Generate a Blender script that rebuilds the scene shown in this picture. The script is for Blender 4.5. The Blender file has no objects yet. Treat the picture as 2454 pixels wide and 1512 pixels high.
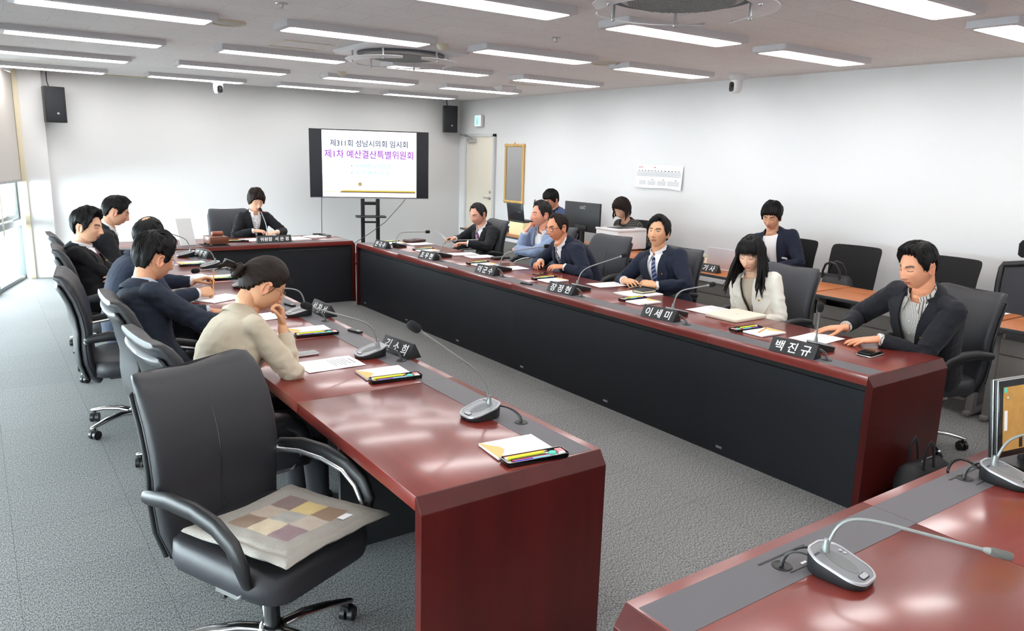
import bpy, bmesh, math, random
import numpy as np
from mathutils import Vector, Matrix, noise

R = math.radians
scn = bpy.context.scene
col = scn.collection
random.seed(11)

# ------------------------------------------------------------------ camera
CAM_H, YAW, PITCH, ROLL, FPX = 1.784, R(35.382), R(11.878), R(1.636), 1816.3
_f = Vector((math.sin(YAW) * math.cos(PITCH), math.cos(YAW) * math.cos(PITCH), -math.sin(PITCH)))
_r = Vector((math.cos(YAW), -math.sin(YAW), 0))
_u = _r.cross(_f)
_r2 = _r * math.cos(ROLL) + _u * math.sin(ROLL)
_u2 = -_r * math.sin(ROLL) + _u * math.cos(ROLL)
camd = bpy.data.cameras.new('camera')
cam = bpy.data.objects.new('camera', camd)
col.objects.link(cam)
camd.sensor_fit = 'HORIZONTAL'
camd.sensor_width = 36.0
camd.lens = FPX / 2454 * 36.0
camd.clip_start = 0.05
cam.matrix_world = Matrix(((_r2.x, _u2.x, -_f.x, 0), (_r2.y, _u2.y, -_f.y, 0), (_r2.z, _u2.z, -_f.z, CAM_H), (0, 0, 0, 1)))
scn.camera = cam

# ------------------------------------------------------------------ world, exposure
w = bpy.data.worlds.new('daylight')
scn.world = w
w.use_nodes = True
bg = w.node_tree.nodes['Background']
bg.inputs[0].default_value = (0.91, 0.965, 1.0, 1)
bg.inputs[1].default_value = 38.0
scn.view_settings.view_transform = 'Standard'
scn.view_settings.look = 'None'
scn.view_settings.gamma = 1.0
scn.view_settings.use_curve_mapping = False
scn.view_settings.exposure = 0.0
scn.cycles.max_bounces = 8
scn.cycles.diffuse_bounces = 5
scn.cycles.glossy_bounces = 4
scn.cycles.transmission_bounces = 4
scn.cycles.caustics_reflective = False
scn.cycles.caustics_refractive = False
scn.cycles.sample_clamp_indirect = 6.0
LIGHT = 14.5          # radiance of the ceiling light diffusers

# ------------------------------------------------------------------ materials
def new_mat(name):
    m = bpy.data.materials.new(name)
    m.use_nodes = True
    return m, m.node_tree, m.node_tree.nodes['Principled BSDF']

def lin(c):
    return tuple(((x / 12.92) if x <= .04045 else ((x + .055) / 1.055) ** 2.4) for x in c)

def hexc(h):
    return lin(tuple(int(h[i:i + 2], 16) / 255 for i in (0, 2, 4)))

def mat(name, c, rough=.5, metal=0., coat=0., spec=.5, vary=0., vscale=40., bump=0., bscale=200., stretch=None, emit=None, estr=0., sheen=0., trans=0., alpha=1.):
    if isinstance(c, str):
        c = hexc(c)
    m, nt, b = new_mat(name)
    b.inputs['Base Color'].default_value = (*c, 1)
    b.inputs['Roughness'].default_value = rough
    b.inputs['Metallic'].default_value = metal
    b.inputs['Specular IOR Level'].default_value = spec
    b.inputs['Coat Weight'].default_value = coat
    b.inputs['Sheen Weight'].default_value = sheen
    b.inputs['Transmission Weight'].default_value = trans
    b.inputs['Alpha'].default_value = alpha
    if emit is not None:
        b.inputs['Emission Color'].default_value = (*emit, 1)
        b.inputs['Emission Strength'].default_value = estr
    L = nt.links
    if vary or bump:
        tc = nt.nodes.new('ShaderNodeTexCoord')
        mp = nt.nodes.new('ShaderNodeMapping')
        L.new(tc.outputs['Object'], mp.inputs[0])
        if stretch:
            mp.inputs['Scale'].default_value = stretch
    if vary:
        n = nt.nodes.new('ShaderNodeTexNoise')
        n.inputs['Scale'].default_value = vscale
        n.inputs['Detail'].default_value = 5
        L.new(mp.outputs[0], n.inputs['Vector'])
        r = nt.nodes.new('ShaderNodeValToRGB')
        r.color_ramp.elements[0].position = .3
        r.color_ramp.elements[1].position = .7
        r.color_ramp.elements[0].color = (*[x * (1 - vary) for x in c], 1)
        r.color_ramp.elements[1].color = (*[min(1, x * (1 + vary)) for x in c], 1)
        L.new(n.outputs[0], r.inputs[0])
        L.new(r.outputs[0], b.inputs['Base Color'])
    if bump:
        n2 = nt.nodes.new('ShaderNodeTexNoise')
        n2.inputs['Scale'].default_value = bscale
        n2.inputs['Detail'].default_value = 4
        L.new(mp.outputs[0], n2.inputs['Vector'])
        bp = nt.nodes.new('ShaderNodeBump')
        bp.inputs['Strength'].default_value = bump
        bp.inputs['Distance'].default_value = .004
        L.new(n2.outputs[0], bp.inputs['Height'])
        L.new(bp.outputs[0], b.inputs['Normal'])
    return m

def emat(name, c, s):
    m, nt, b = new_mat(name)
    b.inputs['Base Color'].default_value = (.8, .8, .8, 1)
    b.inputs['Emission Color'].default_value = (*c, 1)
    b.inputs['Emission Strength'].default_value = s
    return m

def carpet_mat():
    m, nt, b = new_mat('carpet_tiles')
    L = nt.links
    tc = nt.nodes.new('ShaderNodeTexCoord')
    n = nt.nodes.new('ShaderNodeTexNoise'); n.inputs['Scale'].default_value = 210; n.inputs['Detail'].default_value = 5
    n.inputs['Roughness'].default_value = .7
    mp = nt.nodes.new('ShaderNodeMapping'); mp.inputs['Scale'].default_value = (1, .45, 1)
    L.new(tc.outputs['Object'], mp.inputs[0]); L.new(mp.outputs[0], n.inputs['Vector'])
    r = nt.nodes.new('ShaderNodeValToRGB')
    r.color_ramp.elements[0].position = .41; r.color_ramp.elements[0].color = (.065, .066, .066, 1)
    r.color_ramp.elements[1].position = .60; r.color_ramp.elements[1].color = (.34, .342, .34, 1)
    L.new(n.outputs[0], r.inputs[0])
    br = nt.nodes.new('ShaderNodeTexBrick')
    br.offset = 0; br.inputs['Scale'].default_value = 1
    br.inputs['Brick Width'].default_value = .5; br.inputs['Row Height'].default_value = .5
    br.inputs['Mortar Size'].default_value = .0022; br.inputs['Mortar Smooth'].default_value = .6
    br.inputs['Color1'].default_value = (1, 1, 1, 1); br.inputs['Color2'].default_value = (.93, .93, .93, 1); br.inputs['Mortar'].default_value = (.6, .6, .6, 1)
    L.new(tc.outputs['Object'], br.inputs['Vector'])
    n3 = nt.nodes.new('ShaderNodeTexNoise'); n3.inputs['Scale'].default_value = 1.3
    L.new(tc.outputs['Object'], n3.inputs['Vector'])
    mx = nt.nodes.new('ShaderNodeMix'); mx.data_type = 'RGBA'; mx.blend_type = 'MULTIPLY'; mx.inputs[0].default_value = 1
    L.new(r.outputs[0], mx.inputs[6]); L.new(br.outputs[0], mx.inputs[7])
    L.new(mx.outputs[2], b.inputs['Base Color'])
    b.inputs['Roughness'].default_value = .95
    b.inputs['Specular IOR Level'].default_value = .25
    bp = nt.nodes.new('ShaderNodeBump'); bp.inputs['Strength'].default_value = .15; bp.inputs['Distance'].default_value = .003
    L.new(n.outputs[0], bp.inputs['Height']); L.new(bp.outputs[0], b.inputs['Normal'])
    return m

def ceiling_mat():
    m, nt, b = new_mat('mineral_fibre_tiles')
    L = nt.links
    tc = nt.nodes.new('ShaderNodeTexCoord')
    mp = nt.nodes.new('ShaderNodeMapping'); mp.inputs['Scale'].default_value = (1, .55, 1)
    L.new(tc.outputs['Object'], mp.inputs[0])
    n = nt.nodes.new('ShaderNodeTexNoise'); n.inputs['Scale'].default_value = 95; n.inputs['Detail'].default_value = 3
    L.new(mp.outputs[0], n.inputs['Vector'])
    r = nt.nodes.new('ShaderNodeValToRGB')
    r.color_ramp.elements[0].position = .28; r.color_ramp.elements[0].color = (.60, .59, .575, 1)
    r.color_ramp.elements[1].position = .36; r.color_ramp.elements[1].color = (.93, .915, .90, 1)
    L.new(n.outputs[0], r.inputs[0])
    br = nt.nodes.new('ShaderNodeTexBrick')
    br.offset = .5; br.inputs['Scale'].default_value = 1
    br.inputs['Brick Width'].default_value = .6; br.inputs['Row Height'].default_value = .3
    br.inputs['Mortar Size'].default_value = .0018; br.inputs['Mortar Smooth'].default_value = .5
    br.inputs['Color1'].default_value = (1, 1, 1, 1); br.inputs['Color2'].default_value = (.97, .97, .97, 1); br.inputs['Mortar'].default_value = (.66, .66, .66, 1)
    L.new(tc.outputs['Object'], br.inputs['Vector'])
    mx = nt.nodes.new('ShaderNodeMix'); mx.data_type = 'RGBA'; mx.blend_type = 'MULTIPLY'; mx.inputs[0].default_value = 1
    L.new(r.outputs[0], mx.inputs[6]); L.new(br.outputs[0], mx.inputs[7])
    L.new(mx.outputs[2], b.inputs['Base Color'])
    b.inputs['Roughness'].default_value = .9
    return m

def wood_mat(name, c1, c2, rough, coat, scale, axis='y', spec=.5):
    m, nt, b = new_mat(name)
    L = nt.links
    tc = nt.nodes.new('ShaderNodeTexCoord')
    mp = nt.nodes.new('ShaderNodeMapping')
    mp.inputs['Scale'].default_value = {'y': (9, .7, 9), 'x': (.7, 9, 9), 'z': (9, 9, .7)}[axis]
    L.new(tc.outputs['Object'], mp.inputs[0])
    n = nt.nodes.new('ShaderNodeTexNoise'); n.inputs['Scale'].default_value = scale; n.inputs['Detail'].default_value = 6
    n.inputs['Distortion'].default_value = .6
    L.new(mp.outputs[0], n.inputs['Vector'])
    r = nt.nodes.new('ShaderNodeValToRGB')
    r.color_ramp.elements[0].position = .3; r.color_ramp.elements[0].color = (*c1, 1)
    r.color_ramp.elements[1].position = .7; r.color_ramp.elements[1].color = (*c2, 1)
    L.new(n.outputs[0], r.inputs[0]); L.new(r.outputs[0], b.inputs['Base Color'])
    b.inputs['Roughness'].default_value = rough
    b.inputs['Coat Weight'].default_value = coat
    b.inputs['Coat Roughness'].default_value = .15
    b.inputs['Specular IOR Level'].default_value = spec
    return m

def skin_mat():
    m, nt, b = new_mat('skin')
    L = nt.links
    a = nt.nodes.new('ShaderNodeVertexColor'); a.layer_name = 'Col'
    L.new(a.outputs['Color'], b.inputs['Base Color'])
    b.inputs['Roughness'].default_value = .48
    b.inputs['Specular IOR Level'].default_value = .4
    b.inputs['Subsurface Weight'].default_value = .12
    b.inputs['Subsurface Radius'].default_value = (.6, .25, .15)
    b.inputs['Subsurface Scale'].default_value = .012
    return m

def hair_mat(name, c):
    m, nt, b = new_mat(name)
    L = nt.links
    a = nt.nodes.new('ShaderNodeAttribute'); a.attribute_name = 'flow'
    mp = nt.nodes.new('ShaderNodeMapping'); mp.inputs['Scale'].default_value = (1, 1, 1)
    L.new(a.outputs['Vector'], mp.inputs[0])
    n = nt.nodes.new('ShaderNodeTexNoise'); n.inputs['Scale'].default_value = 1; n.inputs['Detail'].default_value = 5
    L.new(mp.outputs[0], n.inputs['Vector'])
    r = nt.nodes.new('ShaderNodeValToRGB')
    r.color_ramp.elements[0].position = .35; r.color_ramp.elements[0].color = (*[x * .55 for x in c], 1)
    r.color_ramp.elements[1].position = .7; r.color_ramp.elements[1].color = (*[x * 1.6 for x in c], 1)
    L.new(n.outputs[0], r.inputs[0]); L.new(r.outputs[0], b.inputs['Base Color'])
    b.inputs['Roughness'].default_value = .52
    b.inputs['Specular IOR Level'].default_value = .15
    bp = nt.nodes.new('ShaderNodeBump'); bp.inputs['Strength'].default_value = .35; bp.inputs['Distance'].default_value = .004
    L.new(n.outputs[0], bp.inputs['Height']); L.new(bp.outputs[0], b.inputs['Normal'])
    return m

M = {}
M['wall'] = mat('wall_paint', (.765, .765, .767), .85, bump=.05, bscale=300)
M['ceiling'] = ceiling_mat()
M['carpet'] = carpet_mat()
M['base'] = mat('baseboard_vinyl', '5a6064', .5)
M['mahogany'] = wood_mat('mahogany_lacquer', (.14, .0155, .011), (.20, .024, .016), .30, .65, 1.2, 'y', .55)
M['mahogany_x'] = wood_mat('mahogany_lacquer_cross', (.105, .0125, .009), (.20, .024, .016), .30, .85, 1.2, 'x', .55)
M['mahogany_end'] = wood_mat('mahogany_end', (.046, .0055, .0048), (.070, .008, .0065), .34, .0, 1.0, 'z', .28)
M['edge'] = wood_mat('mahogany_edge', (.16, .018, .010), (.21, .026, .014), .28, .0, 1.2, 'y', .4)
M['slate'] = mat('slate_laminate', '1d1f24', .55, spec=.3, bump=.05, bscale=900)
M['strip'] = mat('grey_laminate', '5b595d', .5, spec=.35)
M['black_under'] = mat('dark_underside', '141517', .7)
M['leather'] = mat('black_leather', '26262a', .48, spec=.45, bump=.12, bscale=500)
M['leather2'] = mat('black_leatherette', '1f2022', .45, spec=.4, bump=.10, bscale=500)
M['fabric_dark'] = mat('charcoal_leather', '3c3d42', .55, spec=.3, bump=.15, bscale=700)
M['black_plastic'] = mat('black_plastic', '121214', .42)
M['black_mesh'] = mat('black_chair_fabric', '0e0e10', .85, bump=.2, bscale=900)
M['chrome'] = mat('chrome', (.82, .83, .84), .16, metal=1.)
M['satin'] = mat('satin_aluminium', (.62, .63, .64), .35, metal=1.)
M['silver'] = mat('silver_plastic', '8e9094', .34, metal=.45)
M['silver_light'] = mat('light_silver_plastic', 'b4b4b8', .38, metal=.35)
M['gooseneck'] = mat('grey_gooseneck', '8b908e', .38, metal=.4)
M['mic_base'] = mat('mic_base_plastic', '1c1e20', .45)
M['foam'] = mat('black_foam', '0c0c0e', .95, bump=.5, bscale=900)
M['cable'] = mat('grey_cable', '4e5052', .5)
M['cable_dark'] = mat('dark_cable', '232426', .5)
M['paper'] = mat('white_paper', (.86, .86, .87), .8, spec=.2)
M['ink'] = mat('grey_print', 'a9a9ae', .8)
M['ink_dark'] = mat('dark_print', '35363a', .8)
M['kraft'] = mat('kraft_card', 'dcb878', .75)
M['plate'] = mat('name_plate_black', '1b1c1f', .5)
M['white_letter'] = mat('white_lettering', (.88, .88, .88), .6)
M['white_plastic'] = mat('white_plastic', (.78, .78, .79), .4)
M['offwhite'] = mat('cream_plastic', 'd9d2bd', .5)
M['door'] = mat('door_cream', 'e9e2d2', .5)
M['door_frame'] = mat('door_frame_grey', 'cfd0d2', .45)
def glass_mat():
    m, nt, b = new_mat('window_glass')
    t = nt.nodes.new('ShaderNodeBsdfTransparent'); t.inputs[0].default_value = (.90, .95, .96, 1)
    g = nt.nodes.new('ShaderNodeBsdfGlossy'); g.inputs['Roughness'].default_value = .02
    x = nt.nodes.new('ShaderNodeMixShader'); x.inputs[0].default_value = .05
    nt.links.new(t.outputs[0], x.inputs[1]); nt.links.new(g.outputs[0], x.inputs[2])
    nt.links.new(x.outputs[0], nt.nodes['Material Output'].inputs[0])
    return m
M['glass'] = glass_mat()
M['alu'] = mat('window_aluminium', '8f989c', .4, metal=.5)
M['blind'] = mat('blind_fabric', 'c9c4be', .85)
M['post'] = mat('cream_post', 'd8cdb0', .6)
M['mirror'] = mat('mirror_glass', (.72, .73, .75), .08, metal=1.)
M['pine'] = wood_mat('rattan_frame', hexc('c79a56'), hexc('dab676'), .5, .0, 2, 'z')
M['deskwood'] = wood_mat('cherry_desk', hexc('a8602f'), hexc('bd7340'), .38, .0, 1.5, 'y')
M['desk_metal'] = mat('desk_grey_metal', '7d7a77', .5)
M['desk_panel'] = mat('desk_modesty_panel', '75716c', .5)
M['desk_edge'] = mat('desk_edge_dark', '3f4042', .45)
M['black_gloss'] = mat('black_gloss', '0a0a0c', .12)
M['screen_dark'] = mat('screen_dark', '16171f', .25)
M['monitor_back'] = mat('monitor_back', '1e2022', .45)
M['tan_bag'] = mat('black_nylon', '0d0d0f', .7, bump=.4, bscale=60)
M['bag_leather'] = mat('bag_leather', '1b1b1e', .5, bump=.2, bscale=120)
M['zip'] = mat('zip_metal', 'a8a4a0', .35, metal=.8)
M['skin'] = skin_mat()
M['light'] = emat('light_diffuser', (1.0, .985, .97), LIGHT)
M['lamp_body'] = mat('lamp_body', 'd5d4d8', .5)
M['gold'] = mat('gold_pin', 'd9a520', .3, metal=.9)
M['red'] = mat('red_plastic', 'd0202c', .4)
M['yellow'] = mat('yellow_highlighter', 'd9e022', .4)
M['pencil'] = mat('yellow_pencil', 'e8991c', .45)
M['blue'] = mat('blue_ink_plastic', '2d22b8', .35)
M['sky_blue'] = mat('sky_blue_plastic', '6cc0e8', .35)
M['mint'] = mat('mint_plastic', '52d0b8', .35)
M['pink'] = mat('pink_print', 'd58a8e', .6)
M['walnut'] = wood_mat('walnut_block', hexc('5a3020'), hexc('7a4530'), .35, .0, 2, 'x')
M['lens'] = mat('spectacle_lens', (.95, .95, .95), .03, trans=1., alpha=.12)
M['spec_black'] = mat('spectacle_black', '101012', .35)
M['spec_gold'] = mat('spectacle_gold', 'b08d6a', .3, metal=.8)

# ------------------------------------------------------------------ mesh builder
class MB:
    def __init__(s):
        s.v, s.f, s.m = [], [], []
        s.mi = 0
    def add(s, vs, fs):
        o = len(s.v)
        s.v += [tuple(v) for v in vs]
        s.f += [tuple(i + o for i in f) for f in fs]
        s.m += [s.mi] * len(fs)
        return s
    def box(s, c, size, M4=None, rz=0):
        x, y, z = (d / 2 for d in size)
        vs = [Vector((sx * x, sy * y, sz * z)) for sz in (-1, 1) for sy in (-1, 1) for sx in (-1, 1)]
        if M4 is None:
            M4 = Matrix.Translation(c) @ Matrix.Rotation(rz, 4, 'Z')
        else:
            M4 = M4 @ Matrix.Translation(c)
        return s.add([M4 @ v for v in vs], [(0, 2, 3, 1), (4, 5, 7, 6), (0, 1, 5, 4), (2, 6, 7, 3), (0, 4, 6, 2), (1, 3, 7, 5)])
    def span(s, a, b):
        return s.box(((a[0] + b[0]) / 2, (a[1] + b[1]) / 2, (a[2] + b[2]) / 2), (abs(a[0] - b[0]), abs(a[1] - b[1]), abs(a[2] - b[2])))
    def loft(s, rings, cap=True, closed=True):
        n = len(rings[0])
        vs = [p for r in rings for p in r]
        fs = []
        for i in range(len(rings) - 1):
            for j in range(n if closed else n - 1):
                k = (j + 1) % n
                fs.append((i * n + j, i * n + k, (i + 1) * n + k, (i + 1) * n + j))
        if cap:
            fs.append(tuple(reversed(range(n))))
            fs.append(tuple((len(rings) - 1) * n + j for j in range(n)))
        return s.add(vs, fs)
    def tube(s, pts, r, n=10, cap=True, flat=1.0, up=None, round_cap=False):
        pts = [Vector(p) for p in pts]
        rs = [r] * len(pts) if isinstance(r, (int, float)) else list(r)
        if round_cap:
            d0 = (pts[0] - pts[1]).normalized(); d1 = (pts[-1] - pts[-2]).normalized()
            e0, r0, e1, r1 = pts[0], rs[0], pts[-1], rs[-1]
            pre = [(e0 + d0 * r0 * math.sin(a), max(r0 * math.cos(a), r0 * .05)) for a in (R(88), R(60), R(30))]
            post = [(e1 + d1 * r1 * math.sin(a), max(r1 * math.cos(a), r1 * .05)) for a in (R(30), R(60), R(88))]
            pts = [p for p, _ in pre] + pts + [p for p, _ in post]
            rs = [q for _, q in pre] + rs + [q for _, q in post]
        rings = []
        t0 = (pts[1] - pts[0]).normalized()
        if up is None:
            up = Vector((0, 0, 1)) if abs(t0.z) < .9 else Vector((0, 1, 0))
        nx = t0.cross(Vector(up)).normalized()
        for i, p in enumerate(pts):
            a = pts[max(0, i - 1)]; b = pts[min(len(pts) - 1, i + 1)]
            t = (b - a)
            t = t.normalized() if t.length > 1e-9 else t0
            nx = (nx - t * nx.dot(t))
            nx = nx.normalized() if nx.length > 1e-6 else t.orthogonal().normalized()
            ny = t.cross(nx)
            rings.append([p + nx * (rs[i] * math.cos(2 * math.pi * k / n)) + ny * (rs[i] * flat * math.sin(2 * math.pi * k / n)) for k in range(n)])
        return s.loft(rings, cap)
    def lathe(s, prof, n=24, M4=None):
        M4 = M4 or Matrix.Identity(4)
        rings = [[M4 @ Vector((r * math.cos(2 * math.pi * k / n), r * math.sin(2 * math.pi * k / n), z)) for k in range(n)] for r, z in prof]
        return s.loft(rings, True)
    def ball(s, c, r, n=14, m=9):
        rx, ry, rz = (r, r, r) if isinstance(r, (int, float)) else r
        rings = []
        for i in range(m + 1):
            a = -math.pi / 2 + math.pi * i / m
            q = max(math.cos(a), .02)
            rings.append([Vector((c[0] + rx * q * math.cos(2 * math.pi * k / n), c[1] + ry * q * math.sin(2 * math.pi * k / n), c[2] + rz * math.sin(a))) for k in range(n)])
        return s.loft(rings)
    def prism(s, poly, h, M4=None):
        M4 = M4 or Matrix.Identity(4)
        return s.loft([[M4 @ Vector((x, y, 0)) for x, y in poly], [M4 @ Vector((x, y, h)) for x, y in poly]])
    def mesh(s, name, bevel=0, segs=2):
        me = bpy.data.meshes.new(name)
        me.from_pydata([tuple(v) for v in s.v], [], s.f)
        if s.m and max(s.m) > 0:
            me.polygons.foreach_set('material_index', s.m)
        bm = bmesh.new(); bm.from_mesh(me)
        bmesh.ops.recalc_face_normals(bm, faces=bm.faces)
        if bevel:
            ed = [e for e in bm.edges if len(e.link_faces) == 2 and e.calc_face_angle(0) > R(32)]
            bmesh.ops.bevel(bm, geom=ed, offset=bevel, segments=segs, profile=.5, affect='EDGES', clamp_overlap=True)
        bm.to_mesh(me); bm.free()
        return me
    def build(s, name, mats, parent=None, bevel=0, segs=2, smooth=True, ang=38):
        return link(s.mesh(name, bevel, segs), name, mats, parent, smooth, ang)

def link(me, name, mats, parent=None, smooth=True, ang=38):
    if not isinstance(mats, (list, tuple)):
        mats = [mats]
    for m in mats:
        me.materials.append(m)
    if smooth:
        me.polygons.foreach_set('use_smooth', [True] * len(me.polygons))
        if ang < 180:
            me.set_sharp_from_angle(angle=R(ang))
    o = bpy.data.objects.new(name, me)
    col.objects.link(o)
    if parent is not None:
        o.parent = parent
    return o

def rrect(w, d, r, n=5, cx=0, cy=0):
    out = []
    for qx, qy, a0 in ((1, 1, 0), (-1, 1, 90), (-1, -1, 180), (1, -1, 270)):
        for k in range(n + 1):
            a = R(a0 + 90 * k / n)
            out.append((cx + qx * (w / 2 - r) + r * math.cos(a), cy + qy * (d / 2 - r) + r * math.sin(a)))
    return out

def tag(o, label, cat, group=None, kind=None):
    o['label'] = label
    o['category'] = cat
    if group:
        o['group'] = group
    if kind:
        o['kind'] = kind
    return o

def struct(o):
    o['kind'] = 'structure'
    return o

def empty(name, loc=(0, 0, 0), rz=0., label=None, cat=None, group=None):
    o = bpy.data.objects.new(name, None)
    o.empty_display_size = .1
    col.objects.link(o)
    o.location = loc
    o.rotation_euler = (0, 0, rz)
    if label:
        tag(o, label, cat, group)
    return o

def copy_tree(o, parent=None):
    c = o.copy()
    col.objects.link(c)
    c.parent = parent
    for ch in [x for x in bpy.data.objects if x.parent == o]:
        copy_tree(ch, c)
    return c

def dup(o, loc, rz, label, group=None):
    c = copy_tree(o)
    c.location = loc
    c.rotation_euler = (0, 0, rz)
    c['label'] = label
    if group:
        c['group'] = group
    return c

def text_mesh(body, size, ext=.0006, offset=0., shear=0., sx=1., space=1.):
    cu = bpy.data.curves.new('text', 'FONT')
    cu.body = body
    cu.size = size
    cu.extrude = ext
    cu.offset = offset
    cu.shear = shear
    cu.space_character = space
    cu.align_x = 'CENTER'
    cu.align_y = 'CENTER'
    o = bpy.data.objects.new('text', cu)
    col.objects.link(o)
    me = bpy.data.meshes.new_from_object(o.evaluated_get(bpy.context.evaluated_depsgraph_get()))
    bpy.data.objects.remove(o)
    bpy.data.curves.remove(cu)
    me.materials.clear()
    n = len(me.vertices)
    co = np.zeros(n * 3)
    me.vertices.foreach_get('co', co)
    co = co.reshape(-1, 3)
    if n:
        co[:, 0] -= (co[:, 0].max() + co[:, 0].min()) / 2
        co[:, 1] -= (co[:, 1].max() + co[:, 1].min()) / 2
        co[:, 0] *= sx
    me.vertices.foreach_set('co', co.ravel())
    return me

def put_text(name, body, size, M4, m, parent=None, **k):
    me = text_mesh(body, size, **k)
    me.transform(M4)
    return link(me, name, m, parent, smooth=False)

def frame(o, x, y, z=None):
    """matrix with origin o, x-axis and y-axis given"""
    x = Vector(x).normalized(); y = Vector(y)
    z = x.cross(y).normalized(); y = z.cross(x)
    return Matrix(((x.x, y.x, z.x, o[0]), (x.y, y.y, z.y, o[1]), (x.z, y.z, z.z, o[2]), (0, 0, 0, 1)))

# ------------------------------------------------------------------ the room
HC, XR, YF, YB = 2.71, 7.25, 11.98, -2.6
WA = Vector((.50, 12.08, 0))            # where the slanted window wall meets the far wall
WD = Vector((-.29, -1, 0)).normalized()
WN = Vector((1, -.29, 0)).normalized()
WLEN = (12.08 - YB) / -WD.y

b = MB(); b.span((-5.5, YB - .2, -.1), (XR + .2, YF + .3, 0)); struct(b.build('floor', M['carpet']))
b = MB(); b.span((-5.5, YB - .2, HC), (XR + .2, YF + .3, HC + .1)); struct(b.build('ceiling', M['ceiling']))
b = MB(); b.span((.56, YF, 0), (XR, YF + .15, HC)); struct(b.build('wall_far', M['wall']))
b = MB(); b.span((XR, YB - .15, 0), (XR + .15, YF + .15, HC)); struct(b.build('wall_right', M['wall']))
b = MB(); b.span((-5.2, YB - .15, 0), (XR, YB, HC)); struct(b.build('wall_back', M['wall']))
b = MB(); b.span((.86, YF - .012, 0), (XR, YF, .10)); struct(b.build('baseboard_far', M['base']))
b = MB(); b.span((XR - .012, YB, 0), (XR, 10.75, .10)); b.span((XR - .012, 11.80, 0), (XR, YF - .012, .10)); struct(b.build('baseboard_right', M['base']))
b = MB(); b.span((.56, YF - .10, 0), (.86, YF + .02, HC)); struct(b.build('trim_1', M['wall'], bevel=.004))
b = MB(); b.span((.535, YF - .13, 0), (.59, YF - .02, HC)); struct(b.build('trim_2', M['post'], bevel=.003))

def wpt(t, z, off=0.):
    return WA + WD * t + WN * off + Vector((0, 0, z))

def wbox(b, t0, t1, z0, z1, o0, o1):
    b.box((0, 0, 0), (t1 - t0, o1 - o0, z1 - z0), frame(wpt((t0 + t1) / 2, (z0 + z1) / 2, (o0 + o1) / 2), WD, Vector((0, 0, 1)).cross(WD)))
WY = Vector((0, 0, 1)).cross(WD)      # equals WN or -WN, only its axis matters for boxes
# upper wall band above the windows, one bay after another
b = MB(); wbox(b, 0, WLEN, 2.55, HC, -.12, .0); struct(b.build('wall_left', M['wall']))
b = MB(); wbox(b, .0, WLEN, HC - .06, HC, .0, .05); struct(b.build('trim_3', M['post']))
BAY = 1.22
nb = int(WLEN / BAY)
for k in range(nb + 1):
    t0 = .12 + k * BAY
    t1 = min(t0 + BAY, WLEN)
    if t1 - t0 < .3:
        break
    b = MB()
    wbox(b, t0 - .03, t0 + .03, 0, 2.55, -.07, .03)
    wbox(b, t0 + .03, t1 - .03, 0, .05, -.06, .02)
    wbox(b, t0 + .03, t1 - .03, .71, .79, -.06, .03)
    wbox(b, t0 + .03, t1 - .03, 2.48, 2.55, -.06, .02)
    # opening sash in the upper light
    wbox(b, t0 + .05, t0 + .10, .81, 1.5, -.05, .015)
    wbox(b, t1 - .10, t1 - .05, .81, 1.5, -.05, .015)
    wbox(b, t0 + .10, t1 - .10, .81, .86, -.05, .015)
    wbox(b, t0 + .10, t1 - .10, 1.36, 1.42, -.05, .015)
    wbox(b, t0 + .5, t0 + .62, .865, .88, .0, .03)
    wn = struct(b.build('window_%d' % (k + 1), M['alu'], bevel=.003))
    g = MB(); wbox(g, t0 + .03, t1 - .03, .05, 2.48, -.035, -.03)
    struct(g.build('glass', M['glass'], wn))
# roller blinds hung inside the windows
GROUPB = 'roller blinds on the window wall'
for k, (t0, t1, zb) in enumerate([(.06, 1.16, 1.30), (1.30, 2.46, 1.31)] + [(2.52 + 1.22 * q, 3.68 + 1.22 * q, 1.30) for q in range(10)]):
    b = MB()
    N = 10
    vs = [wpt(t0 + (t1 - t0) * i / N, z, .09 + .004 * math.sin(i * 1.3)) for z in (zb, HC - .07) for i in range(N + 1)]
    vs2 = [v - WN * .002 for v in vs]
    b.add(vs, [(i, i + 1, N + 2 + i, N + 1 + i) for i in range(N)])
    b.add(vs2, [(i, N + 1 + i, N + 2 + i, i + 1) for i in range(N)])
    root = empty('roller_blind', wpt((t0 + t1) / 2, 0, .09))
    me = b.mesh('fabric'); me.transform(Matrix.Translation(-root.location))
    link(me, 'fabric', M['blind'], root)
    b = MB(); wbox(b, t0, t1, zb - .02, zb + .015, .08, .10); me = b.mesh('bottom_bar', .004); me.transform(Matrix.Translation(-root.location)); link(me, 'bottom_bar', mat('blind_bar', 'a9a8a8', .5), root)
    b = MB(); b.tube([wpt(t0, HC - .035, .09), wpt(t1, HC - .035, .09)], .03, 12); me = b.mesh('roller'); me.transform(Matrix.Translation(-root.location)); link(me, 'roller', M['white_plastic'], root)
    tag(root, ('grey-white roller blind nearest the far corner of the window wall', 'grey-white roller blind at the left picture edge, second from the corner')[k] if k < 2 else 'grey-white roller blind outside the view, %s from the far corner' % ['third', 'fourth', 'fifth', 'sixth', 'seventh', 'eighth', 'ninth', 'tenth', 'eleventh', 'twelfth'][k - 2], 'blind', GROUPB)
b = MB()
pc = [wpt(1.23, z, .11) for z in (2.6, 1.6, .70)] + [wpt(1.245, .66, .11), wpt(1.26, .70, .11)] + [wpt(1.26, z, .11) for z in (1.6, 2.6)]
b.tube(pc, .005, 6)
tag(b.build('blind_chain', M['offwhite']), 'thin cream pull chain hanging between the two roller blinds', 'blind chain')

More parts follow.
